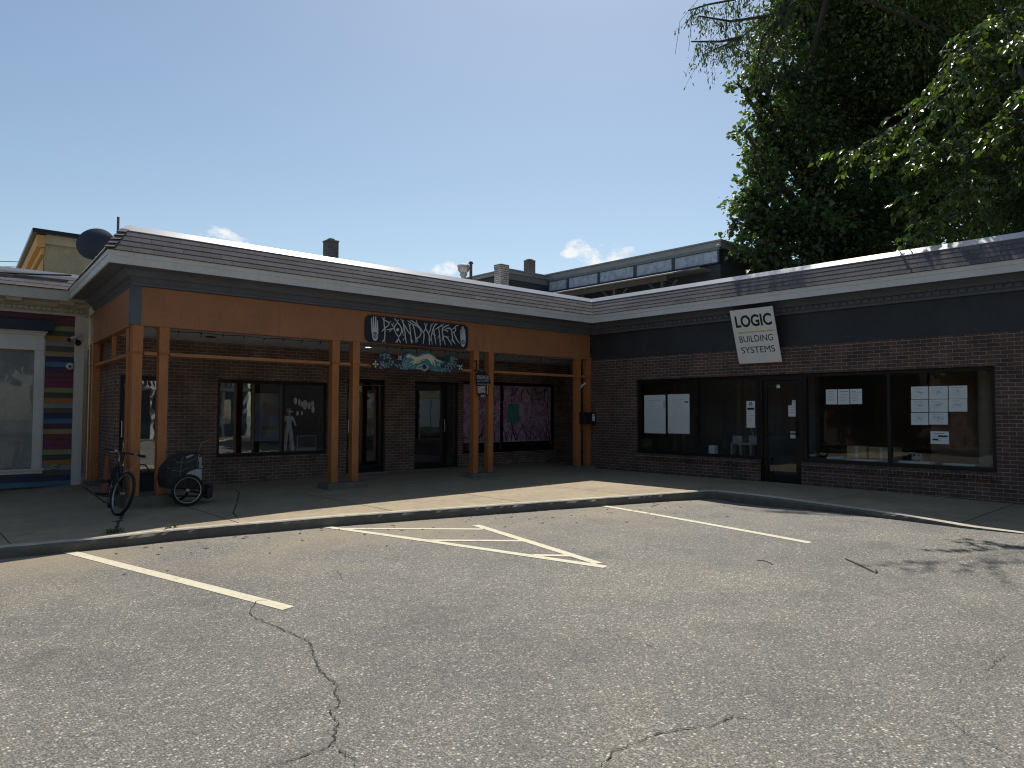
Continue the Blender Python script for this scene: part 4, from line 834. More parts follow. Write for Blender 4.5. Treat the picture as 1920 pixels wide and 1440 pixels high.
# ------------------------------------------------------------------ small fixtures
mbx = thing('mailbox', 'dark navy mailbox with white number plate on the end orange posts', 'mailbox', (14.0, 12.6, 1.3))
b = MB(); q0, q1 = aty(1090,774,12.58), aty(1124,795,12.58); b.box(13.6, 14.04, 12.52, 12.70, q1.z, q0.z-.01); b.box(13.585, 14.055, 12.50, 12.705, q0.z-.009, q0.z+.012); b.build('box', paint('navy_metal', (.016,.018,.035), .4), mbx, bevel=.012)
b = MB(); b.box(13.90, 13.985, 12.512, 12.519, q1.z+.08, q0.z-.03); b.build('number_plate', M['paper'], mbx); b = MB(); strokes(b, [[(0,0),(1,0),(1,1),(0,1),(0,0)]], .006, lambda u, v: Vector((13.925+u*.035, 12.508, q0.z-.08+v*.03))); b.build('digit', ink, mbx)
def cam_thing(name, label, loc): return thing(name, label, 'security camera', loc, 'security cameras')
c = cam_thing('bullet_camera', 'white bullet security camera high on the white corner board of the striped shop', (3.24,17.3,2.95))
b = MB(); b.tube([(2.98,17.02,2.90),(3.24,17.2,3.03)], .042, 12); b.box(2.94,2.95,17,17.01,2.9,2.91); b.build('body', M['white'], c, True)
b = MB(); b.tube([(2.965,17.01,2.892),(2.98,17.02,2.90)], .045, 12); b.tube([(3.12,17.13,2.95),(3.16,17.2,2.87),(3.2,17.345,2.87)], .02, 8); b.lathe((3.2,17.354,2.87),(0,-1,0),[(.06,0),(.06,.03),(.04,.05)],16); b.build('mount', M['black'], c, True)
c = cam_thing('dome_camera', 'white dome security camera on the blue clapboard beside the white corner board', (3.1,17.35,2.38))
b = MB(); b.lathe((3.07,17.379,2.375),(0,-1,0),[(.075,0),(.075,.03),(.062,.05)],20); b.ball((3.07,17.31,2.375),.056,10); b.build('housing', M['white'], c, True); b = MB(); b.ball((3.05,17.265,2.365),.026,8); b.build('lens', M['black'], c, True)
c = cam_thing('bullet_camera', 'small white security camera on the orange end post above the mailbox', (13.68,12.66,2.15))
b = MB(); b.tube([(13.66,12.68,2.13),(13.70,12.60,2.19)], .022, 10); b.tube([(13.65,12.70,2.07),(13.67,12.67,2.13)], .012, 8); b.lathe((13.70,12.60,2.19),(.3,-.8,.2),[(.03,0),(.03,.03)],12); b.build('body', M['white'], c, True)
ob = thing('outlet_box', 'small grey outlet box low on the striped clapboards beside the window sill', 'outlet box', (2.86,17.38,.3))
b = MB(); b.box(2.79,2.89,17.33,17.382,.25,.34); b.build('cover', M['alu'], ob, bevel=.006); b = MB(); b.box(2.805,2.835,17.324,17.331,.28,.31); b.box(2.845,2.875,17.324,17.331,.28,.31); b.build('socket', M['black'], ob)
lampm, nt_, bs_, _o = new_mat('lit_lens'); bs_.inputs['Emission Color'].default_value = (1,.95,.85,1); bs_.inputs['Emission Strength'].default_value = 6
for (x, y, lit, lab) in ((8.05,13.77,1,'lit recessed ceiling light under the arcade above door 22'), (4.77,13.99,0,'unlit recessed ceiling light under the arcade near the corner column')):
    t = thing('recessed_light', lab, 'ceiling light', (x,y,2.85), 'recessed ceiling lights'); b = MB(); b.lathe((x,y,2.858),(0,0,-1),[(.1,0),(.1,.012),(.078,.014),(.075,.006)],20); b.build('trim', M['white'] if lit else M['black'], t, True); b = MB(); b.lathe((x,y,2.857),(0,0,-1),[(.074,0),(.07,.008)],20); b.build('lens', lampm if lit else M['black'], t)
sg = thing('string_lights', 'string of small clear bulbs hung behind the orange beam', 'string lights', (8.5,12.95,2.8))
b = MB(); xsb = np.linspace(3.5, 13.6, 28); b.tube([(x, 12.93, 2.81-.02*(q % 2)) for q, x in enumerate(xsb)], .006, 5); b.build('wire', M['black'], sg)
bulbm = paint('clear_bulb', (.2,.2,.2), .12, .05, 5)
for x in xsb[1:-1]:
    b = MB(); z = 2.785+random.uniform(-.01,.01); b.lathe((x,12.93,z),(0,0,-1),[(.014,-.02),(.014,.02)],8); bo = b.build('socket', M['black'], sg); b = MB(); b.ball((x,12.93,z-.05),.020,7,sc=(1,1,1.25)); b.build('bulb', bulbm, bo, True)
t = thing('number_plate', 'white house number 22 on the glass door behind the second column', 'house number', (8.6,15.17,2.0))
b = MB(); 
for xq in (8.50, 8.605): b.box(xq, xq+.085, 15.172, 15.176, 1.93, 2.06)
b.build('plate', M['paper'], t); 
for xq in (8.517, 8.622): text('2', (xq,15.1705,1.945), (1,0,0), (0,0,1), (0,-1,0), .05, .1, ink, t, bold=.01, ext=.0008)

# ------------------------------------------------------------------ notices and drawings taped inside the office glass
GX = RX+.06+.05-.012
def sheet(pxs, label, cat='notice', group=None, rows=5, big=False, x=GX, header=True, cell=None):
    (ax_, ay), (bx, by) = pxs; A_, B_ = atx(ax_, ay, x), atx(bx, by, x); y0, y1, z0, z1 = B_.y, A_.y, B_.z, A_.z
    t = thing('paper_sheet', label, cat, (x, (y0+y1)/2, z0), group); b = MB(); b.box(x-.0005, x+.0008, y0, y1, z0, z1); b.build('sheet', M['paper'], t)
    b = MB(); W_, H_ = y1-y0, z1-z0
    for q in range(rows):
        zc = z1-H_*(.14+.72*q/max(1, rows)); l_ = random.uniform(.35,.75); s0 = random.uniform(.12,.2)
        b.box(x-.0018, x-.0010, y1-W_*min(.92, s0+l_), y1-W_*s0, zc-.004*(2 if q == 0 and header else 1), zc)
    b.build('print', M['ink'] if not big else M['ink2'], t)
    return t, (y0, y1, z0, z1)
G1 = 'large drawings taped in the office window'
t, q = sheet(((1208,741),(1248,813)), 'large white drawing sheet, farther from the office door of the big pair', 'drawing', G1, 14, True); 
b = MB(); b.box(GX-.0022, GX-.0012, q[0]+.03, q[0]+.05, q[2]+.65*(q[3]-q[2]), q[2]+.85*(q[3]-q[2])); b.build('title_block', M['ink'], t)
t, q = sheet(((1252,739.5),(1293,813.5)), 'large white drawing sheet, nearer to the office door of the big pair', 'drawing', G1, 14, True)
b = MB(); b.box(GX-.0022, GX-.0012, q[0]+.03, q[0]+.13, q[2]+.78*(q[3]-q[2]), q[2]+.82*(q[3]-q[2])); b.build('title_block', M['ink'], t)
t, q = sheet(((1399.5,752),(1416,802)), 'tall narrow white notice with round emblem beside the office door', 'notice', None, 9)
b = MB(); yc = (q[0]+q[1])/2; b.torus((GX-.002, yc, q[3]-.06), (1,0,0), .028, .009, 20, 6); b.box(GX-.0022, GX-.0012, q[0]+.02, q[1]-.02, q[3]-.19, q[3]-.145); b.build('emblem', ink, t)
XD = RX+.09+.05-.012
sheet(((1478,760),(1493,781)), 'upper white notice taped on the office door glass', 'notice', 'door notices', 3, x=XD-.02)
sheet(((1482,809),(1494,822)), 'lower white notice taped on the office door glass', 'notice', 'door notices', 3, x=XD-.02)
sheet(((1485,750.5),(1493,759.5)), 'small grey decal above the upper notice on the office door', 'decal', None, 4, x=XD-.02)
sheet(((1456,715.5),(1462.5,727.5)), 'small upright number plate at the top of the office door', 'number plate', None, 3, x=XD-.02)
for k_, (a_, b_) in enumerate((((1548.5,730.5),(1570,758)), ((1571,730),(1593,758)), ((1594,729.5),(1616.5,757.5)))):
    sheet((a_, b_), ('left','middle','right')[k_]+' sheet of the three small notices side by side in the office window', 'notice', 'three small notices', 7)
XL_, YL_ = (1707.5, 1741.5, 1778, 1814.5), (724.5, 749, 773.5, 797.5)
for r_ in range(3):
    for c_ in range(3):
        if r_ == 2 and c_ == 2: continue
        t, q = sheet(((XL_[c_]+.6, YL_[r_]+.6-c_*.8+r_*.1), (XL_[c_+1]-.6, YL_[r_+1]-.6-c_*.6)), '%s-row %s sheet of the block of eight drawings in the office window' % (('top','middle','bottom')[r_], ('left','centre','right')[c_]), 'drawing', 'block of eight drawings', 4, True)
        b = MB(); yc, zc = (q[0]+q[1])/2, (q[2]+q[3])/2
        for s_ in range(5): a_ = random.uniform(0, PI); l_ = random.uniform(.04,.1); b.tube([(GX-.0015, yc+l_*math.cos(a_), zc+.01+.5*l_*math.sin(a_)), (GX-.0015, yc-l_*math.cos(a_), zc+.01-.5*l_*math.sin(a_))], .0022, 4)
        b.build('sketch', M['ink2'], t)
t, q = sheet(((1744.5,808.5),(1779.5,833)), 'printed white notice below the block of drawings in the office window', 'notice', None, 5)
b = MB(); b.box(GX-.0022, GX-.0012, q[0]+.02, q[0]+.17, q[3]-.10, q[3]-.07); b.box(GX-.0022, GX-.0012, q[0]+.17, q[1]-.03, q[3]-.16, q[3]-.135); b.build('heading', ink, t)
# objects inside the office
def table_(x0, x1, y0, y1, h, label):
    t = thing('office_table', label, 'table', ((x0+x1)/2, (y0+y1)/2, 0)); b = MB(); b.box(x0, x1, y0, y1, h-.03, h); b.build('tabletop', M['room'], t, bevel=.004)
    for x in (x0+.05, x1-.09):
        for y in (y0+.05, y1-.09): b = MB(); b.box(x, x+.04, y, y+.04, 0, h-.031); b.build('leg', M['bronze'], t)
table_(14.36, 15.05, 3.7, 6.85, .52, 'long low table inside the right office window holding boxes and papers')
table_(14.36, 15.0, 8.05, 9.5, .50, 'low table inside the left office window holding a shelf unit')
def carton(x0, x1, y0, y1, z0, z1, label):
    t = thing('cardboard_box', label, 'box', ((x0+x1)/2, (y0+y1)/2, z0), 'cardboard boxes in the office'); b = MB(); b.box(x0, x1, y0, y1, z0, z1); b.build('carton', M['card'], t, bevel=.006)
    b = MB(); b.box(x0-.0015, x0-.0005, (y0+y1)/2-.025, (y0+y1)/2+.025, z0+.01, z1-.002); b.build('tape', paint('pale_tape', (.55,.5,.42), .35), t)
carton(14.5, 14.9, 5.92, 6.30, .523, .80, 'open brown cardboard box on the table behind the three notices')
carton(14.5, 14.9, 5.42, 5.88, .523, .79, 'brown cardboard box beside the window mullion on the table')
def pstack(x0, x1, y0, y1, z0, h, label, name='paper_stack'):
    b = MB()
    for q in range(5): d = random.uniform(-.012,.012); b.box(x0+d, x1+d, y0-d, y1+d*.5, z0+h*q/5+.0005, z0+h*(q+1)/5)
    return tag(b.build(name, M['paper']), label, 'papers', 'paper stacks on the office table')
pstack(14.4, 14.7, 6.35, 6.66, .522, .05, 'white paper stack at the left end of the office table')
pstack(14.36, 14.49, 5.45, 6.3, .522, .035, 'long white roll of drawings lying in front of the cardboard boxes')
pstack(14.38, 14.6, 4.75, 5.3, .522, .04, 'white paper stack just right of the window mullion')
pstack(14.38, 14.62, 4.05, 4.55, .522, .03, 'flat white folder near the right end of the office table')
t = thing('instrument_case', 'small square instrument case with round dials behind the window mullion', 'case', (14.75,5.1,.52)); b = MB(); b.box(14.7,14.85,5.0,5.18,.523,.70); b.build('case', paint('grey_case', (.3,.29,.27), .6), t, bevel=.005); b = MB()
for yy, zz in ((5.05,.56),(5.13,.66),(5.05,.66)): b.lathe((14.699,yy,zz),(-1,0,0),[(.02,0),(.02,.008)],12)
b.build('dial', M['black'], t)
tb = MB(); tb.lathe((14.75, 3.93, -.02), (0,0,1), [(.15,0),(.15,1.75),(.153,1.755),(.153,1.78),(.15,1.785),(.15,2.6)], 24); tag(tb.build('cardboard_tube', paint('tan_tube', (.36,.30,.22), .8, .08, 2), smooth_=True), 'tall tan cardboard tube standing at the right end of the office window', 'tube')
pn = MB(); pn.box(15.2, 15.26, 3.75, 5.0, .0, 2.3); tag(pn.build('wood_panel', M['interior_wood']), 'brown wooden panel leaning behind the block of drawings', 'panel')
bx_ = MB(); bx_.box(14.4,14.55,9.25,9.40,.502,.70); tag(bx_.build('white_box', M['paper'], bevel=.006), 'small white box on the window ledge of the left office window', 'box')
sh = thing('shelf_unit', 'small grey desk shelf with cubbies in the left office window', 'shelf', (14.7,8.5,.5)); b = MB(); b.box(14.55,14.85,8.18,8.92,.74,.78)
for yy in (8.18,8.41,8.66,8.88): b.box(14.55,14.85,yy,yy+.04,.502,.739)
b.build('frame', paint('grey_shelf', (.3,.32,.31), .6), sh); b = MB(); b.box(14.6,14.8,8.66,8.9,.782,.93); b.box(14.6,14.75,8.25,8.5,.782,.95); b.build('files', paint('grey_files', (.34,.36,.36), .6), sh)
b = MB(); b.box(14.6,14.8,8.3,8.58,1.12,1.15); b.tube([(14.7,8.44,.95),(14.7,8.5,1.12)], .02, 8); b.build('tray', paint('grey_shelf', (.3,.32,.31)), sh)

# ------------------------------------------------------------------ display items behind the arcade shop glass
WY = BY+.16
def panel_xz(name, label, cat, mat, x0, x1, z0, z1, y=WY+.05, th=.012):
    t = thing(name, label, cat, ((x0+x1)/2, y, z0)); b = MB(); b.box(x0, x1, y, y+th, z0, z1); b.build('canvas', mat, t); return t
pa = panel_xz('painting', 'painting of a yellow sunburst over a brown mushroom-shaped rock in the arcade window', 'painting', mural_mat('painting_ground', 2.2, [(.35, (.10,.16,.32)), (.48, (.16,.24,.34)), (.55, (.2,.26,.2)), (.7, (.3,.15,.16))], 1), 6.18, 6.72, .80, 1.84, WY+.04)
yy = WY+.039; sun_c = Vector((6.40, yy-.003, 1.60))
b = MB()
for q in range(11):
    a_ = R(10+16*q); d = Vector((math.cos(a_),0,math.sin(a_))); e = Vector((-d.z,0,d.x)); b.prism([sun_c+e*.022, sun_c+d*random.uniform(.12,.19), sun_c-e*.022], (0,.002,0))
b.build('sunburst', paint('sun_yellow', (.62,.50,.12), .6), pa)
b = MB(); P = lambda x, z: Vector((x, yy-.006, z)); b.prism([P(6.33,1.57),(P(6.50,1.6)),P(6.70,1.58),P(6.71,1.40),P(6.60,1.33),P(6.50,1.34),P(6.44,1.0),P(6.36,.88),P(6.30,1.0),P(6.40,1.35),P(6.36,1.48)], (0,.002,0)); b.build('rock', paint('rock_brown', (.20,.13,.10), .7), pa)
b = MB(); b.prism([P(6.19,1.12),P(6.71,1.14),P(6.71,1.05),P(6.19,1.03)], (0,.0015,0)); b.build('stripe', paint('olive_stripe', (.16,.19,.12), .7), pa)
gy = BY+.07+.045
gr = thing('window_lettering', 'white bubble-shaped hand-painted lettering on the arcade window glass', 'lettering', (7.2, gy, 1.6))
b = MB()
def wpx(X, Y): return aty(400+X/8, 700+Y/8, gy)
for (X, Y, rx, ry) in ((1232,415,26,52),(1290,435,18,55),(1325,460,12,45),(1375,470,40,72),(1440,470,22,45),(1490,455,24,45),(1495,540,24,55),(1440,510,18,30),(1262,600,22,34),(1328,595,12,34)):
    c0 = wpx(X, Y); sx = (wpx(X+rx, Y)-c0).length; sz_ = (wpx(X, Y+ry)-c0).length; b.prism([c0+Vector((sx*math.cos(a_), -.001*random.random(), sz_*math.sin(a_))) for a_ in np.linspace(0, 2*PI, 16, endpoint=False)], (0,.002,0))
strokes(b, [[(1110,580),(1150,572),(1205,580)],[(1142,590),(1138,680)]], .016, wpx); b.build('glyph', paint('glass_paint_white', (.42,.46,.43), .7), gr)
# mannequin in the window
mq = thing('mannequin', 'headless-height display mannequin in white overalls and cap in the arcade window', 'mannequin', (7.02, 15.5, .52))
def skin_fig(name, verts, edges, radii, mat, parent):
    me = bpy.data.meshes.new(name); me.from_pydata(verts, edges, []); o = bpy.data.objects.new(name, me); COL.objects.link(o); me.materials.append(mat)
    o.modifiers.new('skin', 'SKIN'); 
    for q, r_ in enumerate(radii): me.skin_vertices[0].data[q].radius = r_ if isinstance(r_, tuple) else (r_, r_)
    me.skin_vertices[0].data[0].use_root = True
    s_ = o.modifiers.new('sub', 'SUBSURF'); s_.levels = 2; s_.render_levels = 2; attach(o, parent); return o
mqx, mqy, mz = 7.0, 15.42, .55
V_ = [(0,0,.50),(0,0,.62),(0,0,.75),(0,0,.80),(-.08,0,.77),(.08,0,.77),(-.13,-.01,.66),(.13,-.01,.66),(-.15,-.05,.56),(.15,-.05,.56),(-.05,0,.46),(.05,0,.46),(-.07,0,.26),(.07,0,.26),(-.10,0,.05),(.09,0,.05),(-.11,-.06,.015),(.10,-.06,.015)]
E_ = [(0,1),(1,2),(2,3),(2,4),(2,5),(4,6),(5,7),(6,8),(7,9),(0,10),(0,11),(10,12),(11,13),(12,14),(13,15),(14,16),(15,17)]
skin_fig('body', [(x+mqx, y+mqy, z+mz) for x, y, z in V_], E_, [(.075,.06),(.062,.05),(.075,.05),.028,.035,.035,.024,.024,.018,.018,.05,.05,.05,.05,.06,.06,.03,.03], paint('white_overalls', (.80,.80,.86), .8, .2, 20), mq)
b = MB(); b.ball((mqx, mqy-.005, mz+.885), .052, 9, sc=(1,1,1.2)); b.build('head', paint('mannequin_tan', (.35,.24,.2), .6), mq, True)
b = MB(); b.lathe((mqx,mqy,mz+.915),(0,0,1),[(.08,-.01),(.08,0),(.058,.005),(.05,.05),(.01,.06)],16); b.build('cap', paint('grey_cap', (.4,.4,.4), .8), mq, True)
b = MB(); b.tube([(mqx,mqy,mz-.04),(mqx,mqy,mz+.45)], .012, 8); b.lathe((mqx,mqy,mz-.06),(0,0,1),[(.13,0),(.13,.015),(.02,.025)],18); b.build('stand', M['blackm'], mq, True)
b = MB(); b.box(5.35, 7.75, BY+.26+.01, 15.75, .40, .49); tag(b.build('window_ledge', M['roomdark']), 'dark display ledge inside the arcade window', 'ledge')
fs = thing('framed_sign', 'white framed sign with small print at the foot of the arcade window', 'sign', (7.3,15.4,.5)); b = MB(); f0, f1 = aty(557,817,BY+.3), aty(592.5,849,BY+.3)
b.box(f0.x,f1.x,15.4,15.412,f0.z-.012,f0.z); b.box(f0.x,f1.x,15.4,15.412,f1.z,f1.z+.012); b.box(f0.x,f0.x+.012,15.4,15.412,f1.z+.012,f0.z-.012); b.box(f1.x-.012,f1.x,15.4,15.412,f1.z+.012,f0.z-.012); b.build('frame', M['white'], fs); b = MB(); b.box(f0.x+.014,f1.x-.014,15.404,15.41,f1.z+.015,f1.z+.13); b.build('print', paint('grey_print', (.3,.31,.32)), fs); b = MB(); b.box(f0.x+.014,f1.x-.014,15.404,15.41,f1.z+.131,f0.z-.014); b.build('card', M['roomdark'], fs)
# pink mural board behind the right arcade window
pk = thing('mural_board', 'pink and violet mural of tangled bare branches covering the wide arcade window', 'mural', (13.4,15.2,.4))
b = MB(); b.box(11.78, 13.07, 15.205, 15.216, .62, 2.19); b.box(13.17, 15.06, 15.205, 15.216, .62, 2.19); b.build('board', mural_mat('pink_mural', 3.4, [(.3, (.30,.32,.34)), (.42, (.34,.18,.31)), (.5, (.48,.24,.40)), (.6, (.54,.37,.48)), (.72, (.42,.30,.40))], 1.2), pk)
b = MB(); b.box(13.35, 13.78, 15.2005, 15.2035, 1.15, 1.68); b.build('teal_patch', paint('teal_patch', (.08,.26,.27), .6), pk)
b = MB(); random.seed(21)
for q in range(58):
    x = random.uniform(11.8, 15.0); z = random.choice((.65, 2.15)); up = 1 if z < 1 else -1; a_ = PI/2*up + random.uniform(-.6,.6); P = [(x, 15.202, z)]
    for s_ in range(random.randint(5, 10)): a_ += random.uniform(-.5,.5); x += .11*math.cos(a_); z += .11*math.sin(a_); x = max(11.8, min(15.05, x)); z = max(.64, min(2.17, z)); P.append((x, 15.202, z))
    b.tube(P, [.014-.010*s_/len(P) for s_ in range(len(P))], 5)
b.build('branch_drawing', paint('dark_branch_paint', (.03,.025,.035), .7), pk)
b = MB()
for q in range(22):
    x = random.uniform(12.0,14.9); z = random.uniform(1.0,2.05); P = [(x+.12*math.cos(a_)*random.uniform(.6,1.2), 15.200, z+.09*math.sin(a_)) for a_ in np.linspace(0, 5, 9)]; b.tube(P, .006, 5)
b.build('line_drawing', paint('pale_violet_line', (.75,.66,.78), .7), pk)
random.seed(5)

# ------------------------------------------------------------------ bicycle
def wheel_parts(parent, c, axis, r_out, rim_mat, spoke_n, tyre=.024, hubw=.05):
    wv = sub('wheel', parent); c = Vector(c); ax = Vector(axis).normalized(); a1 = ax.orthogonal().normalized(); a2 = ax.cross(a1)
    b = MB(); b.torus(c, ax, r_out-tyre, tyre, 56, 10); b.build('tyre', M['rubber'], wv, True)
    b = MB(); b.lathe(c, ax, [(r_out-tyre*2-.006, -.010), (r_out-tyre*1.75, -.0125), (r_out-tyre*1.75, .0125), (r_out-tyre*2-.006, .010), (r_out-tyre*2-.006, -.010)], 56, cap=False); b.build('rim', rim_mat, wv, True)
    b = MB()
    for q in range(spoke_n):
        a_ = 2*PI*q/spoke_n; s_ = 1 if q % 2 else -1; a2_ = a_ + s_*.35; b.tube([c + (a1*math.cos(a2_)+a2*math.sin(a2_))*.022 + ax*hubw*.5*s_, c + (a1*math.cos(a_)+a2*math.sin(a_))*(r_out-tyre*2-.012)], .0009, 4, cap=False)
    b.build('spokes', M['blackm'], wv)
    b = MB(); b.lathe(c-ax*hubw*.7, ax, [(.008,0),(.008,.008),(.024,.010),(.024,.018),(.014,.022),(.014,hubw*1.4-.022),(.024,hubw*1.4-.018),(.024,hubw*1.4-.010),(.008,hubw*1.4-.008),(.008,hubw*1.4)], 14); b.build('hub', M['alu'], wv, True)
    return wv
fc = ghit(214, 967, szf); F0 = Vector((fc.x, fc.y, sz(fc.x)))
bk = thing('bicycle', 'black mountain bicycle with yellow brake lever leaning on the corner orange posts', 'bicycle', F0)
rb = Vector((.15, .99, 0)).normalized(); lean = R(8)
ux = Vector((rb.y, -rb.x, 0))                  # to the viewer's right
up_ = (Vector((0,0,1))*math.cos(lean) + ux*math.sin(lean)); sx_ = (ux*math.cos(lean) - Vector((0,0,1))*math.sin(lean))
def bp(l, h, s_=0): return F0 + rb*l + up_*h + sx_*s_      # l back from front contact, h up, s right
WR = .335
sa = (up_*math.cos(R(18)) + rb*math.sin(R(18))).normalized()      # steering axis (leans back upward)
steer = Quaternion(sa, R(20))
ht = bp(.36-.03, .78); FW = bp(0, WR)
def st_(v_): return ht + steer @ (Vector(v_)-ht)
Fc = st_(FW); Fax = steer @ sx_
wheel_parts(bk, Fc, Fax, WR, M['alu'], 32); wheel_parts(bk, bp(1.06, WR), sx_, WR, M['alu'], 32)
fm = paint('black_frame_paint', (.014,.015,.022), .3, .1, 10)
bb = bp(.64, .29); stp = bp(.80, .76); hl, hu_ = bp(.262, .63), bp(.315, .79)
b = MB()
b.tube([hl, hu_], .019, 12); b.tube([bp(.28,.67), bb], .0185, 12); b.tube([bp(.305,.75), bp(.775,.68)], .016, 12); b.tube([bb, stp], .0165, 12)
for s_ in (-.055, .055): b.tube([bp(.66,.29,s_*.5), bp(1.06,WR,s_)], .010, 8); b.tube([bp(.775,.69,s_*.3), bp(1.06,WR,s_)], .009, 8)
b.lathe(bb-sx_*.035, sx_, [(.021,0),(.021,.07)], 12); b.build('frame', fm, bk, True)
b = MB(); crown = st_(bp(.255,.61))
for s_ in (-.05, .05): b.tube([crown+Fax*s_*.9, crown.lerp(Fc,.4)+Fax*s_, Fc+Fax*s_], [.017,.016,.011], 10)
b.tube([crown-Fax*.055, crown+Fax*.055], .018, 10); b.tube([crown, st_(hl)], .016, 10); b.build('fork', fm, bk, True)
hb = sub('handlebar', bk); hc = st_(bp(.30,.93))
b = MB(); b.tube([st_(hu_), st_(bp(.33,.90)), hc], .015, 10); fw = steer @ (-rb); b.tube([hc-Fax*.30+rb*.03, hc-Fax*.12, hc, hc+Fax*.12, hc+Fax*.30+rb*.03], .0125, 10); b.build('bar', fm, hb, True)
for s_ in (-1, 1): b = MB(); b.tube([hc+Fax*.19*s_+rb*.012, hc+Fax*.315*s_+rb*.034], .0165, 12); b.build('grip', M['black'], hb, True)
ylm = paint('yellow_lever', (.5,.36,.08), .4)
for s_, mt in ((-1, ylm), (1, M['black'])):
    b = MB(); o_ = hc+Fax*.15*s_+fw*.03; b.tube([o_, o_+fw*.05+Fax*.03*s_-up_*.015, o_+fw*.055+Fax*.12*s_-up_*.03], [.010,.008,.006], 8); b.build('brake_lever', mt, hb, True)
for s_ in (-1, 1): b = MB(); o_ = hc+Fax*.15*s_; b.tube([o_-Fax*.02, o_+Fax*.025], .022, 10); b.tube([o_+fw*.02-up_*.01, o_+fw*.02+Fax*.06*s_-up_*.03], .010, 8); b.build('lever_clamp', M['alu'], hb, True)
b = MB(); b.tube([hc+Fax*.14+fw*.05, hc+Fax*.19+fw*.07-up_*.10, hc+Fax*.12+fw*.06-up_*.22, crown+Fax*.03+up_*.02], .0035, 6); b.tube([hc-Fax*.13+fw*.05, hc-Fax*.1+fw*.08-up_*.12, bp(.33,.66)], .0035, 6); b.build('brake_cable', paint('pale_cable', (.42,.38,.30), .5), bk, True)
b = MB(); b.tube([stp, bp(.825,.86)], .0135, 10); b.build('seat_post', M['alu'], bk, True)
b = MB()
sadp = [(-.16,.022,.0),(-.10,.03,.012),(0,.045,.016),(.08,.075,.022),(.12,.07,.018)]
for q in range(len(sadp)-1):
    l0, w0, h0 = sadp[q]; l1, w1, h1 = sadp[q+1]; P = lambda l, s_, h: bp(.84+l, .885+h, s_); b.hexa([P(l0,-w0,-.02),P(l0,w0,-.02),P(l1,w1,-.02),P(l1,-w1,-.02)], [P(l0,-w0*.7,h0),P(l0,w0*.7,h0),P(l1,w1*.7,h1),P(l1,-w1*.7,h1)])
b.build('saddle', M['black'], bk, True, bevel=.006)
b = MB(); b.lathe(bb+sx_*.04, sx_, [(.085,0),(.09,.003),(.085,.006)], 28); b.lathe(bp(1.06,WR)+sx_*.03, sx_, [(.045,0),(.045,.025)], 16)
for s_ in (-1, 1): b.tube([bb+sx_*.05*s_, bb+sx_*.065*s_+(rb*.165*(-1 if s_ < 0 else 1))*.85 - up_*.06*(1 if s_ < 0 else -1)], .010, 8)
b.build('crankset', M['blackm'], bk, True)
for s_ in (-1, 1):
    b = MB(); e = bb+sx_*.075*s_+(rb*.165*(-1 if s_ < 0 else 1))*.85 - up_*.06*(1 if s_ < 0 else -1)
    for dl_ in (-.035, .035): b.frame(e, sx_*s_, up_, rb, .01, .10, -.009, .009, dl_-.007, dl_+.007)
    for du in (.01, .088): b.frame(e, sx_*s_, up_, rb, du, du+.012, -.008, .008, -.028, .028)
    b.build('pedal', M['black'], bk)

# ------------------------------------------------------------------ bicycle trailer
tcp = ghit(352, 949, szf); TZ = sz(tcp.x); ty = tcp.y
tr = thing('bike_trailer', 'black child bicycle trailer with white side panel and push handle beside the corner column', 'bicycle trailer', (4.0, 12.6, TZ))
hub = Vector((aty(352,920,ty).x, ty, TZ+.255))
wheel_parts(tr, hub, (0,1,0), .255, M['alu'], 28, tyre=.026); wheel_parts(tr, hub+Vector((.0,.66,0)), (0,1,0), .255, M['alu'], 28, tyre=.026)
def tp(px, py, y): return aty(px, py, y)
prof = [(317,917),(313,900),(317,880),(330,865),(347,854),(362,849),(376,850),(381,860),(383,880),(386,908),(388,918),(350,919)]
y0 = ty+.07; y1 = ty+.60
b = MB(); P0 = [tp(px, py, ty) for px, py in prof]; n = len(P0)
rows = []
for yy, s_ in ((y0, .93), (y0+.06, 1.0), (y1-.06, 1.0), (y1, .93)):
    c0 = sum(P0, Vector())/n; rows.append([Vector((c0.x+(p.x-c0.x)*s_, yy, c0.z+(p.z-c0.z)*s_)) for p in P0])
for r0, r1 in zip(rows[:-1], rows[1:]):
    for q in range(n): b.poly([r0[q], r0[(q+1) % n], r1[(q+1) % n], r1[q]])
b.poly(rows[0]); b.poly(rows[-1]); b.build('body', paint('black_fabric', (.034,.034,.037), .8, .35, 14), tr)
b = MB(); b.prism([tp(px, py, ty+.055) for px, py in ((346,892),(356,884),(368,880),(378,879),(379,901),(370,893),(358,889))], (0,.012,0)); b.build('side_panel', paint('trailer_white', (.40,.42,.42), .5), tr)
b = MB(); b.prism([tp(px, py, ty+.055) for px, py in ((371,858),(378,857),(379,866),(377,870),(381,877),(373,878),(374,868))], (0,.012,0)); b.prism([tp(px, py, ty+.055) for px, py in ((349,856),(360,852),(364,853),(350,860))], (0,.012,0)); b.build('reflective_trim', paint('trailer_grey', (.30,.30,.33), .4), tr)
b = MB()
for yy in (ty+.10, ty+.57): b.tube([tp(379,878,yy), tp(371,848,yy), tp(379,829,yy), tp(391,826,yy)], .011, 8)
b.tube([tp(391,826,ty+.10), tp(391,826,ty+.57)], .013, 8); b.build('push_handle', paint('handle_grey', (.16,.13,.13), .5), tr, True)
b = MB(); b.tube([tp(313,905,ty+.06), tp(322,870,ty+.06), tp(345,852,ty+.06), tp(375,849,ty+.06)], .009, 8); b.tube([tp(318,930,ty+.05), tp(386,930,ty+.05)], .013, 8); b.tube([hub+Vector((0,.04,0)), tp(378,925,ty+.06)], .016, 8); b.tube([hub+Vector((0,-.02,0)), hub+Vector((0,.68,0))], .009, 8); b.build('frame', M['blackm'], tr, True)
b = MB()
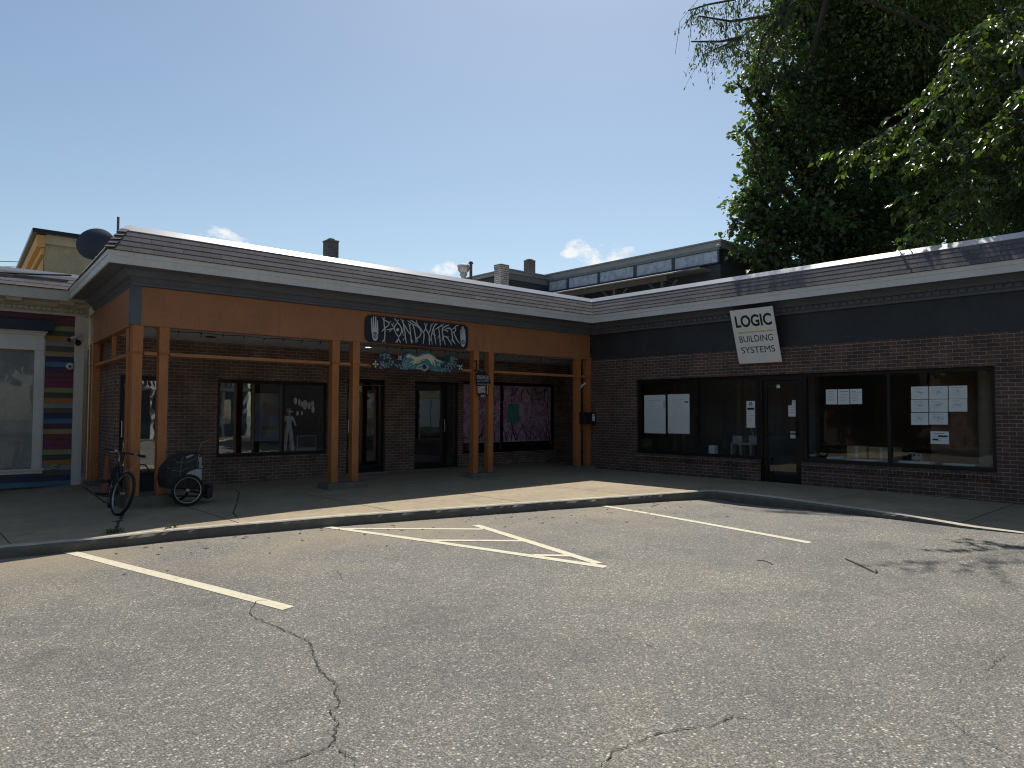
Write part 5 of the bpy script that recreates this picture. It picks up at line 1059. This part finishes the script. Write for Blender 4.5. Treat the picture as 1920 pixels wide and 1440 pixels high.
for pp in (((313,876),(322,882),(340,884),(352,876)),((326,861),(334,868),(352,866),(366,860),(374,853)),((345,853),(341,862),(338,884),(338,900)),((374,853),(370,866),(372,880))): b.tube([tp(px, py, ty+.066) for px, py in pp], .0055, 5)
b.build('seam_piping', paint('piping_grey', (.16,.16,.17), .6), tr, True)
b = MB(); b.prism([tp(px, py, ty+.08) for px, py in ((388,918),(400,910),(399,932),(389,936))], (0,.4,0)); b.build('rear_bag', M['black'], tr, bevel=.02)
# ------------------------------------------------------------------ cone, hoses, weeds, twig
cn = thing('traffic_cone', 'faded orange traffic cone with dark band behind the bicycle', 'traffic cone', (3.42,15.0,-.09))
cc = Vector((aty(200,905,15.0).x, 15.0, -.09)); b = MB(); b.lathe(cc, (0,0,1), [(.12,.03),(.1,.13),(.088,.20)], 24, cap=False); b.lathe(cc, (0,0,1), [(.08,.27),(.03,.68),(.022,.70),(.018,.70)], 24); b.build('shell', paint('faded_orange', (.26,.10,.06), .7, .2, 6), cn, True); b = MB(); b.lathe(cc, (0,0,1), [(.0885,.20),(.0805,.27)], 24, cap=False); b.build('band', M['black'], cn, True); b = MB(); b.box(cc.x-.17, cc.x+.17, 14.84, 15.16, -.09, -.06); b.build('base', M['black'], cn, bevel=.01)
hz_ = MB(); hz_.tube([aty(px, py, 13.6) for px, py in ((258,874),(266,871),(273,872),(281,884),(285,885),(294,878),(300,877))], .012, 8); hz_.tube([aty(px, py, 13.62) for px, py in ((258,882),(268,886),(280,885),(288,884),(300,892))], .010, 8); tag(hz_.build('cable', M['black'], smooth_=True), 'black loops of cable between the two corner posts', 'cable')
cr_ = thing('storage_crate', 'low black crate on the arcade floor behind the corner posts', 'crate', (3.7,14.3,-.08)); c0, c1 = aty(259,888,14.2), aty(294,902,14.2); b = MB(); b.box(c0.x, c1.x+.05, 14.2, 14.6, -.09, c0.z-.02); b.build('tub', M['black'], cr_, bevel=.02); b = MB(); b.box(c0.x-.02, c1.x+.07, 14.18, 14.62, c0.z-.019, c0.z+.01); b.build('lid', M['black'], cr_, bevel=.01)
weedm = leaf_mat('weed_leaf', (.05,.09,.02), (.14,.2,.05), .3)
def weeds(px, py, n, rad, hmax, label):
    c = ghit(px, py, szf); b = MB()
    for q in range(n):
        a_ = random.uniform(0, 2*PI); r_ = rad*math.sqrt(random.random()); x, y = c.x+r_*math.cos(a_)*1.6, c.y+r_*math.sin(a_)*.6; h = random.uniform(.4,1)*hmax; d = Vector((math.cos(a_), math.sin(a_), 0)); t = Vector((-d.y, d.x, 0))*.006; p = Vector((x, y, sz(x)+.002)); mid = p+d*h*.35+Vector((0,0,h*.75)); tip = p+d*h*.9+Vector((0,0,h*.8))
        b.poly([p-t, p+t, mid+t*.8, mid-t*.8]); b.poly([mid-t*.8, mid+t*.8, tip])
    tag(b.build('weed_tuft', weedm), label, 'weeds', 'weeds in the kerb joints')
weeds(213, 999, 70, .07, .07, 'green weed tuft in the kerb crack below the bicycle'); weeds(320, 991, 26, .06, .06, 'sparse weed tuft on the kerb edge below the trailer'); weeds(222, 978, 30, .06, .025, 'low dark weeds along the sidewalk crack behind the front tuft')
b = MB(); b.tube([ghit(px, py)+Vector((0,0,.012)) for px, py in ((1585,1049),(1600,1056),(1620,1065),(1638,1074),(1643,1076),(1645,1073),(1641,1071))], .006, 6); tag(b.build('twig', paint('dark_twig', (.05,.035,.025), .9), smooth_=True), 'bent dark twig lying on the asphalt right of the bay line', 'twig')
b = MB(); b.tube([ghit(px, py)+Vector((0,0,.008)) for px, py in ((1420,1052),(1432,1052),(1445,1057),(1449,1060))], .004, 5); tag(b.build('twig', paint('dark_twig', (.05,.035,.025))), 'short thin twig on the asphalt between the bay line and the bent twig', 'twig')
lt = MB(); random.seed(3)
for q in range(90):
    x = random.uniform(2, 11.2); y = yk(x)-abs(random.gauss(0,.9))-.05; a_ = random.uniform(0,PI); l_ = random.uniform(.01,.04); d = Vector((math.cos(a_), math.sin(a_), 0)); t = Vector((-d.y,d.x,0)); p = Vector((x,y,gz(x,y)+.005)); lt.prism([p-d*l_, p+t*l_*.4, p+d*l_, p-t*l_*.4], (0,0,.004))
tag(lt.build('debris', paint('dry_leaf', (.12,.08,.045), .9, .4, 30)), 'dry leaf bits scattered on the asphalt along the kerb', 'leaf litter', kind='stuff')

# ------------------------------------------------------------------ trees
def leaf_mesh(name, p, d, nrm, L, W, mat, parent, fold=.18):
    n = len(p); d = d/np.linalg.norm(d, axis=1)[:,None]; s_ = np.cross(d, nrm); s_ /= (np.linalg.norm(s_, axis=1)[:,None]+1e-9); nn = np.cross(s_, d)
    L = np.asarray(L)[:,None]; W = np.asarray(W)[:,None]
    v = np.empty((n, 6, 3)); v[:,0] = p; v[:,1] = p+d*L*.35+s_*W*.5+nn*W*fold; v[:,2] = p+d*L*.75+s_*W*.28+nn*W*fold*.3; v[:,3] = p+d*L-nn*W*.12; v[:,4] = p+d*L*.75-s_*W*.28+nn*W*fold*.3; v[:,5] = p+d*L*.35-s_*W*.5+nn*W*fold
    me = bpy.data.meshes.new(name); me.vertices.add(n*6); me.vertices.foreach_set('co', v.reshape(-1))
    q = np.arange(n)[:,None]*6; f = np.concatenate([q+np.array([0,1,2,3]), q+np.array([0,3,4,5])], 1).reshape(-1)
    me.loops.add(n*8); me.loops.foreach_set('vertex_index', f.astype(np.int32)); me.polygons.add(n*2); me.polygons.foreach_set('loop_start', np.arange(n*2, dtype=np.int32)*4); me.update(calc_edges=True); me.validate()
    me.materials.append(mat); o = bpy.data.objects.new(name, me); COL.objects.link(o); attach(o, parent); return o
bark = paint('bark', (.06,.05,.042), .95, .3, 9)
def tree(name, label, base, trunk_top, lobes, n_leaf, leaf, mat, group=None, clump=.55, r0=.35, seed=0, flat=.7, droop=.3, dens=75):
    rg = np.random.default_rng(seed); base = Vector(base); t = thing(name, label, 'tree', base, group); trunk_top = Vector(trunk_top)
    b = MB(); mid = base.lerp(trunk_top, .5)+Vector((rg.normal(0,.12), rg.normal(0,.12), 0)); b.tube([base, mid, trunk_top], [r0, r0*.75, r0*.5], 12); b.build('trunk', bark, t, True)
    br = MB(); P, D, RD = [], [], []; vol = sum(rx*ry*rz for (_, rx, ry, rz) in lobes)**1.0; wts = np.array([(rx*ry*rz)**(2/3) for (_, rx, ry, rz) in lobes]); wts /= wts.sum()
    for (c, rx, ry, rz), wt in zip(lobes, wts):
        c = Vector(c); st0 = trunk_top.lerp(base, rg.uniform(0, .25)); m_ = st0.lerp(c, .5)+Vector((rg.normal(0,.3), rg.normal(0,.3), rg.uniform(.1,.6))); br.tube([st0, m_, c], [r0*.38, r0*.22, r0*.1], 7)
        nl = int(n_leaf*wt); ncl = max(6, int(nl/dens))
        u = rg.normal(size=(ncl,3)); u /= np.linalg.norm(u, axis=1)[:,None]; rad = rg.uniform(.12, 1, ncl)**.42; cc_ = np.array(c)+u*rad[:,None]*np.array([rx,ry,rz])
        for q in range(0, ncl, 4): e = Vector(cc_[q]); br.tube([c, c.lerp(e,.55)+Vector((0,0,.15)), e], [r0*.09, r0*.05, .008], 5)
        k_ = rg.integers(0, ncl, nl); cs = min(clump, .3*rx); off = rg.normal(size=(nl,3))*np.array([cs, cs, cs*flat])*rg.uniform(.5,1.3,ncl)[k_][:,None]
        RD.append(rad[k_]); P.append(cc_[k_]+off); dd = off+u[k_]*.4; dd[:,2] -= droop*np.abs(rg.normal(size=nl)); D.append(dd)
    br.build('branch', bark, t)
    P = np.concatenate(P); D = np.concatenate(D)+rg.normal(size=P.shape)*.35; nr = rg.normal(size=P.shape); nr[:,2] += 1.1
    L = leaf*rg.uniform(.65,1.3,len(P))*np.where(np.concatenate(RD) < .66, 1.45, 1.0); leaf_mesh('crown', P, D, nr, L, L*rg.uniform(.65,.95,len(P)), mat, t); return t
def lobe(px, py, dep, r, sy=1.0): return (atd(px, py, dep), r, r, r*sy)
lm1 = leaf_mat('maple_leaf', (.045,.068,.032), (.11,.155,.066), .4)
lb = [lobe(1650,110,26,4.3), lobe(1570,335,25,3.0), lobe(1487,400,23,1.75), lobe(1505,235,24,1.65), lobe(1820,320,27,5), lobe(1870,60,27,5.2), lobe(1505,30,24,2.0), lobe(1640,420,24,2.6), lobe(1740,200,26,4.2), lobe(1560,150,25,2.6), lobe(1560,-60,25,3), lobe(1750,-120,26,5), lobe(1960,250,27,5),
      lobe(1392,166,23,.42,.6), lobe(1425,180,23,.5,.7), lobe(1398,250,23,.42,.6), lobe(1450,252,23.5,.6,.7), lobe(1400,385,22.5,.6,.9), lobe(1392,420,22.5,.55,.8), lobe(1440,330,23,.8), lobe(1425,440,22.5,.7), lobe(1470,120,23,1.0), lobe(1410,300,23,.35,.6), lobe(1450,405,23,1.2), lobe(1510,480,24,1.6), lobe(1420,480,22.5,.8), lobe(1600,480,24.5,2), lobe(1700,440,25,2.6), lobe(1460,200,23.5,.9), lobe(1455,280,23.5,.8)]
tree('maple_tree', 'huge dark maple filling the sky behind the brick office', (26.5, 11.0, -.3), (26.0, 11.4, 7), lb, 150000, .145, lm1, 'trees behind the office', .46, .5, 3, .62, .3, 150)
# drooping willowy limb at the top
lm3 = leaf_mat('thin_leaf', (.03,.05,.022), (.09,.12,.05), .35)
wt_ = thing('ash_tree', 'thin-leaved tree with drooping bare twigs at the top edge of the sky', 'tree', (24,14,-.3), 'trees behind the office')
b = MB(); b.tube([(24.5,13.5,-.3),(24,13.7,6),atd(1560,-40,22),atd(1500,-10,21)], [.2,.16,.09,.06], 9); b.build('trunk', bark, wt_, True)
b = MB(); P, D = [], []; rg = np.random.default_rng(5)
for path_ in (((1500,-10),(1440,30),(1390,70),(1316,104)), ((1480,-20),(1400,-5),(1330,8),(1290,20)), ((1440,30),(1370,40),(1310,30)), ((1500,-10),(1430,70),(1420,110),(1380,90)), ((1390,70),(1350,78),(1296,78)), ((1470,10),(1440,90),(1425,130))):
    pts = [atd(px, py, 21+.3*i) for i, (px, py) in enumerate(path_)]; b.tube(pts, [.045-.035*i/len(pts) for i in range(len(pts))], 6)
    for s0, s1 in zip(pts[:-1], pts[1:]):
        for q in range(13):
            p = s0.lerp(s1, random.random()); ln_ = random.uniform(.3,.9); e = p+Vector((random.gauss(0,.25), random.gauss(0,.25), -ln_)); b.tube([p, p.lerp(e,.5)+Vector((0,0,.08)), e], .004, 4)
            for k_ in range(14): P.append(np.array(p.lerp(e, random.random()))+rg.normal(0,.06,3)); D.append(rg.normal(0,.5,3)+np.array([0,0,-1]))
for (px, py, l_) in ((1300,10,1.4),(1275,40,1.0),(1370,90,.9),(1330,80,.7)): p = atd(px, py, 21.5); b.tube([p+CR*.4+Vector((0,0,.5)), p, p-CR*.15-Vector((0,0,l_))], .006, 4)
b.build('branch', bark, wt_); P = np.array(P); D = np.array(D); nr = rg.normal(size=P.shape); L = .13*rg.uniform(.6,1.2,len(P)); leaf_mesh('crown', P, D, nr, L, L*.36, lm3, wt_)
# nearer broad-leaved tree hanging over the office roof
lm2 = leaf_mat('elm_leaf', (.03,.05,.013), (.15,.20,.06), .38, .33)
el = thing('elm_tree', 'nearer tree with sunlit drooping leafy branches over the office roof', 'tree', (19.5,3.2,-.3), 'trees behind the office')
b = MB(); b.tube([(19.5,3.2,-.3),(19.3,3.3,3),(19.2,3.5,6),(18.6,4.0,8)], [.28,.24,.18,.12], 10); b.build('trunk', bark, el, True)
b = MB(); P, D, NR = [], [], []; random.seed(9)
def twig(pts, r, dens, hang=.55):
    b.tube(pts, [r*(1-.8*i/max(1,len(pts)-1)) for i in range(len(pts))], 6)
    for s0, s1 in zip(pts[:-1], pts[1:]):
        n_ = max(1, int((s1-s0).length*dens)); ax_ = (s1-s0).normalized()
        for q in range(n_):
            p = s0.lerp(s1, (q+random.random())/n_); sd_ = 1 if q % 2 else -1; sv = ax_.cross(Vector((0,0,1))).normalized()*sd_
            P.append(np.array(p)+rg.normal(0,.02,3)); D.append(np.array(ax_*.5+sv*.6+Vector((0,0,-hang)))+rg.normal(0,.3,3)); NR.append(np.array([0,0,1.0])+rg.normal(0,.55,3))
def limb(path_, dep0, dep1, r, dens, nsub, sl_):
    pts = [atd(px, py, dep0+(dep1-dep0)*i/(len(path_)-1)) for i, (px, py) in enumerate(path_)]; twig(pts, r, dens*.6)
    tot = list(zip(pts[:-1], pts[1:]))
    for q in range(nsub):
        s0, s1 = random.choice(tot); p = s0.lerp(s1, random.random()); ax_ = (s1-s0).normalized(); dv = (ax_*.8 + Vector((random.gauss(0,.5), random.gauss(0,.5), random.gauss(-.25,.35)))).normalized(); l_ = random.uniform(.4,1)*sl_
        twig([p, p+dv*l_*.5+Vector((0,0,.05)), p+dv*l_+Vector((0,0,-.16*l_))], .008, dens)
limb([(2000,40),(1880,95),(1790,160),(1700,225),(1575,298)], 15.5, 13.2, .035, 22, 34, .9)
limb([(2000,160),(1900,230),(1800,290),(1715,268)], 15.5, 13.5, .03, 22, 22, .8)
limb([(2020,300),(1900,370),(1800,400),(1720,448)], 15, 13.3, .03, 22, 26, .7)
limb([(2020,-60),(1900,20),(1830,60),(1765,130)], 15.5, 14, .03, 22, 22, .9)
limb([(2060,150),(1990,180),(1930,170),(1895,190)], 14, 12.6, .03, 20, 14, .6)
limb([(2060,30),(1960,60),(1910,70)], 14, 12.8, .03, 20, 12, .6)
rg2 = np.random.default_rng(44)
for (cx, cy, cz_, r_, n_) in ((21.5,6,13.8,2.3,3800), (22.5,3.5,12.8,2.3,3600), (23.5,8,13.2,2.5,3800), (20.6,3.2,14.2,2.1,3000)):  # out-of-view crown lobes, added to shade the branches below
    u = rg2.normal(size=(n_,3)); u /= np.linalg.norm(u, axis=1)[:,None]; pp = np.array((cx,cy,cz_))+u*(rg2.uniform(.05,1,n_)**.45*r_)[:,None]*np.array([1,1,.8])+rg2.normal(0,.2,(n_,3))
    P.extend(pp); D.extend(u*.5+rg2.normal(0,.5,(n_,3))+np.array([0,0,-.6])); NR.extend(np.array([0,0,1.0])+rg2.normal(0,.5,(n_,3)))
    b.tube([(18.8,3.9,7.6), Vector((cx,cy,cz_)).lerp(Vector((19.2,3.5,8)),.45)+Vector((.3,.2,.4)), (cx,cy,cz_)], [.05,.035,.02], 6)
random.seed(13)
for q in range(110):   # shaded inner and upper crown, reaching over the roof
    c = Vector((random.uniform(16.8,20.5), random.uniform(-.5,5.2), random.uniform(4.8,9.2))); ax_ = Vector((random.gauss(-.6,.5), random.gauss(.1,.5), random.gauss(-.3,.3))).normalized()
    for s_ in range(7):
        dv = (ax_+Vector((random.gauss(0,.5), random.gauss(0,.5), random.gauss(0,.4)))).normalized(); twig([c, c+dv*.5, c+dv*1.0-Vector((0,0,.2))], .01, 20)
    b.tube([(19.2,3.5,random.uniform(4,7)), c.lerp(Vector((19.2,3.5,6)),.4)+Vector((0,0,.3)), c], [.022,.014,.006], 5)
for q in range(22):   # low sprays just above the roof edge
    c = Vector((random.uniform(14.7,15.9), random.uniform(2.2,5.6), random.uniform(5.5,7.0))); ax_ = Vector((random.gauss(-.5,.4), random.gauss(.1,.5), random.gauss(-.3,.25))).normalized()
    for s_ in range(5): dv = (ax_+Vector((random.gauss(0,.5), random.gauss(0,.5), random.gauss(0,.4)))).normalized(); twig([c, c+dv*.35, c+dv*.7-Vector((0,0,.12))], .008, 24)
    b.tube([(19.2,3.5,random.uniform(4.5,6.5)), c.lerp(Vector((19.2,3.5,6)),.45)+Vector((0,0,.25)), c], [.022,.014,.006], 5)
for q in range(3):   # high limbs whose shadows reach the roof edge and the lot
    c = Vector((random.uniform(14.8,16.6), random.uniform(7.1,8.2), random.uniform(10.8,11.4))); dv0 = Vector((-.7,.1,-.25))
    for s_ in range(2): dv = (dv0+Vector((random.gauss(0,.4), random.gauss(0,.4), random.gauss(0,.3)))).normalized(); twig([c, c+dv*.5, c+dv*1.0], .01, 16)
    b.tube([(20.5,6.5,11.5), c.lerp(Vector((20.5,6.5,11.5)),.5)+Vector((0,0,.4)), c], [.03,.02,.01], 5)
b.build('branch', bark, el); P = np.array(P); D = np.array(D); NR = np.array(NR); L = .145*rg.uniform(.6,1.25,len(P)); leaf_mesh('crown', P, D, NR, L, L*.62, lm2, el)
print('leaves', len(P))

# ------------------------------------------------------------------ across the street, seen only as reflections in the glass
hs_ = thing('porch_house', 'white porched house across the street reflected in the shop windows', 'house', (16,-22,-.3))
b = MB(); b.box(9, 21, -30, -23, -.3, 6.5); b.build('wall', paint('grey_clapboard', (.22,.25,.3), .8, .1, 1), hs_)
b = MB(); b.prism([(8.5,-31,6.5),(8.5,-22.5,6.5),(8.5,-26.7,9.8)], (13,0,0)); b.build('roof', M['roofing'], hs_)
b = MB(); b.box(9,21,-23,-20.8,2.9,3.15); b.box(9,21,-20.95,-20.8,3.85,3.95); b.box(9,21,-23,-20.7,5.9,6.15)
for x in np.arange(9.1, 21, 2.3): b.box(x, x+.2, -21, -20.8, -.3, 2.89); b.box(x, x+.2, -21, -20.8, 3.16, 5.89)
for x in np.arange(9.2, 21, .22): b.box(x, x+.05, -20.92, -20.86, 3.16, 3.84)
b.build('porch', M['white'], hs_)
b = MB()
for x in (10.2, 13.5, 17, 19.2):
    for z in (.6, 3.6): b.box(x, x+1.1, -22.99, -22.95, z, z+1.7)
b.build('window', M['glass'], hs_)
bb_ = thing('sky_blocker_building', 'two-storey brick building added beyond the lot to block bright sky in the office windows', 'building', (-19,5,-.5))  # unseen building added to keep bright sky out of the window reflections
b = MB(); b.box(-24, -17, -8, 27, -.5, 7.5); b.build('wall', M['brick'], bb_); b = MB(); b.box(-24.2, -16.7, -8.2, 27.2, 7.51, 7.9); b.build('cornice', M['stone'], bb_)
for y in (-6, -2, 2, 6, 10, 14, 18, 22):
    for z in (.8, 4.3): b = MB(); b.box(-16.99, -16.93, y, y+1.5, z, z+2); b.build('window', M['bronze'], bb_)
lm4 = leaf_mat('street_leaf', (.025,.05,.014), (.07,.11,.03), .3)
def street_tree(x, y, h, sd_, lab):
    tree('street_tree', lab, (x, y, -.3), (x, y, h*.45), [((x,y,h*.72),h*.3,h*.3,h*.27), ((x+h*.2,y+.5,h*.55),h*.2,h*.2,h*.17), ((x-h*.2,y-.4,h*.58),h*.2,h*.2,h*.17)], 7000, .42, lm4, 'street trees across the road', .8, .3, sd_)
street_tree(4, -15, 10, 31, 'street tree across the road nearest the lot entrance'); street_tree(24, -17, 11, 32, 'street tree across the road beside the white porch'); street_tree(-10, -14, 12, 33, 'street tree across the road far to the left'); street_tree(-14, 6, 9, 34, 'tall tree beyond the lot opposite the brick office'); street_tree(-15, 12, 10, 36, 'tree beyond the lot behind the striped shop corner'); street_tree(-13, 0, 10, 37, 'tree beyond the lot on the far left'); street_tree(-18, 20, 11, 35, 'tall tree beyond the striped shop'); street_tree(13, -16, 10, 38, 'street tree across the road in front of the porch')
b = MB(); 
for q in range(1): b.box(-30, 40, -13.2, -10.2, -.2, -.05)
tag(b.build('grass_verge', M['earth']), 'strip of earth and grass across the road', 'verge', kind='structure')
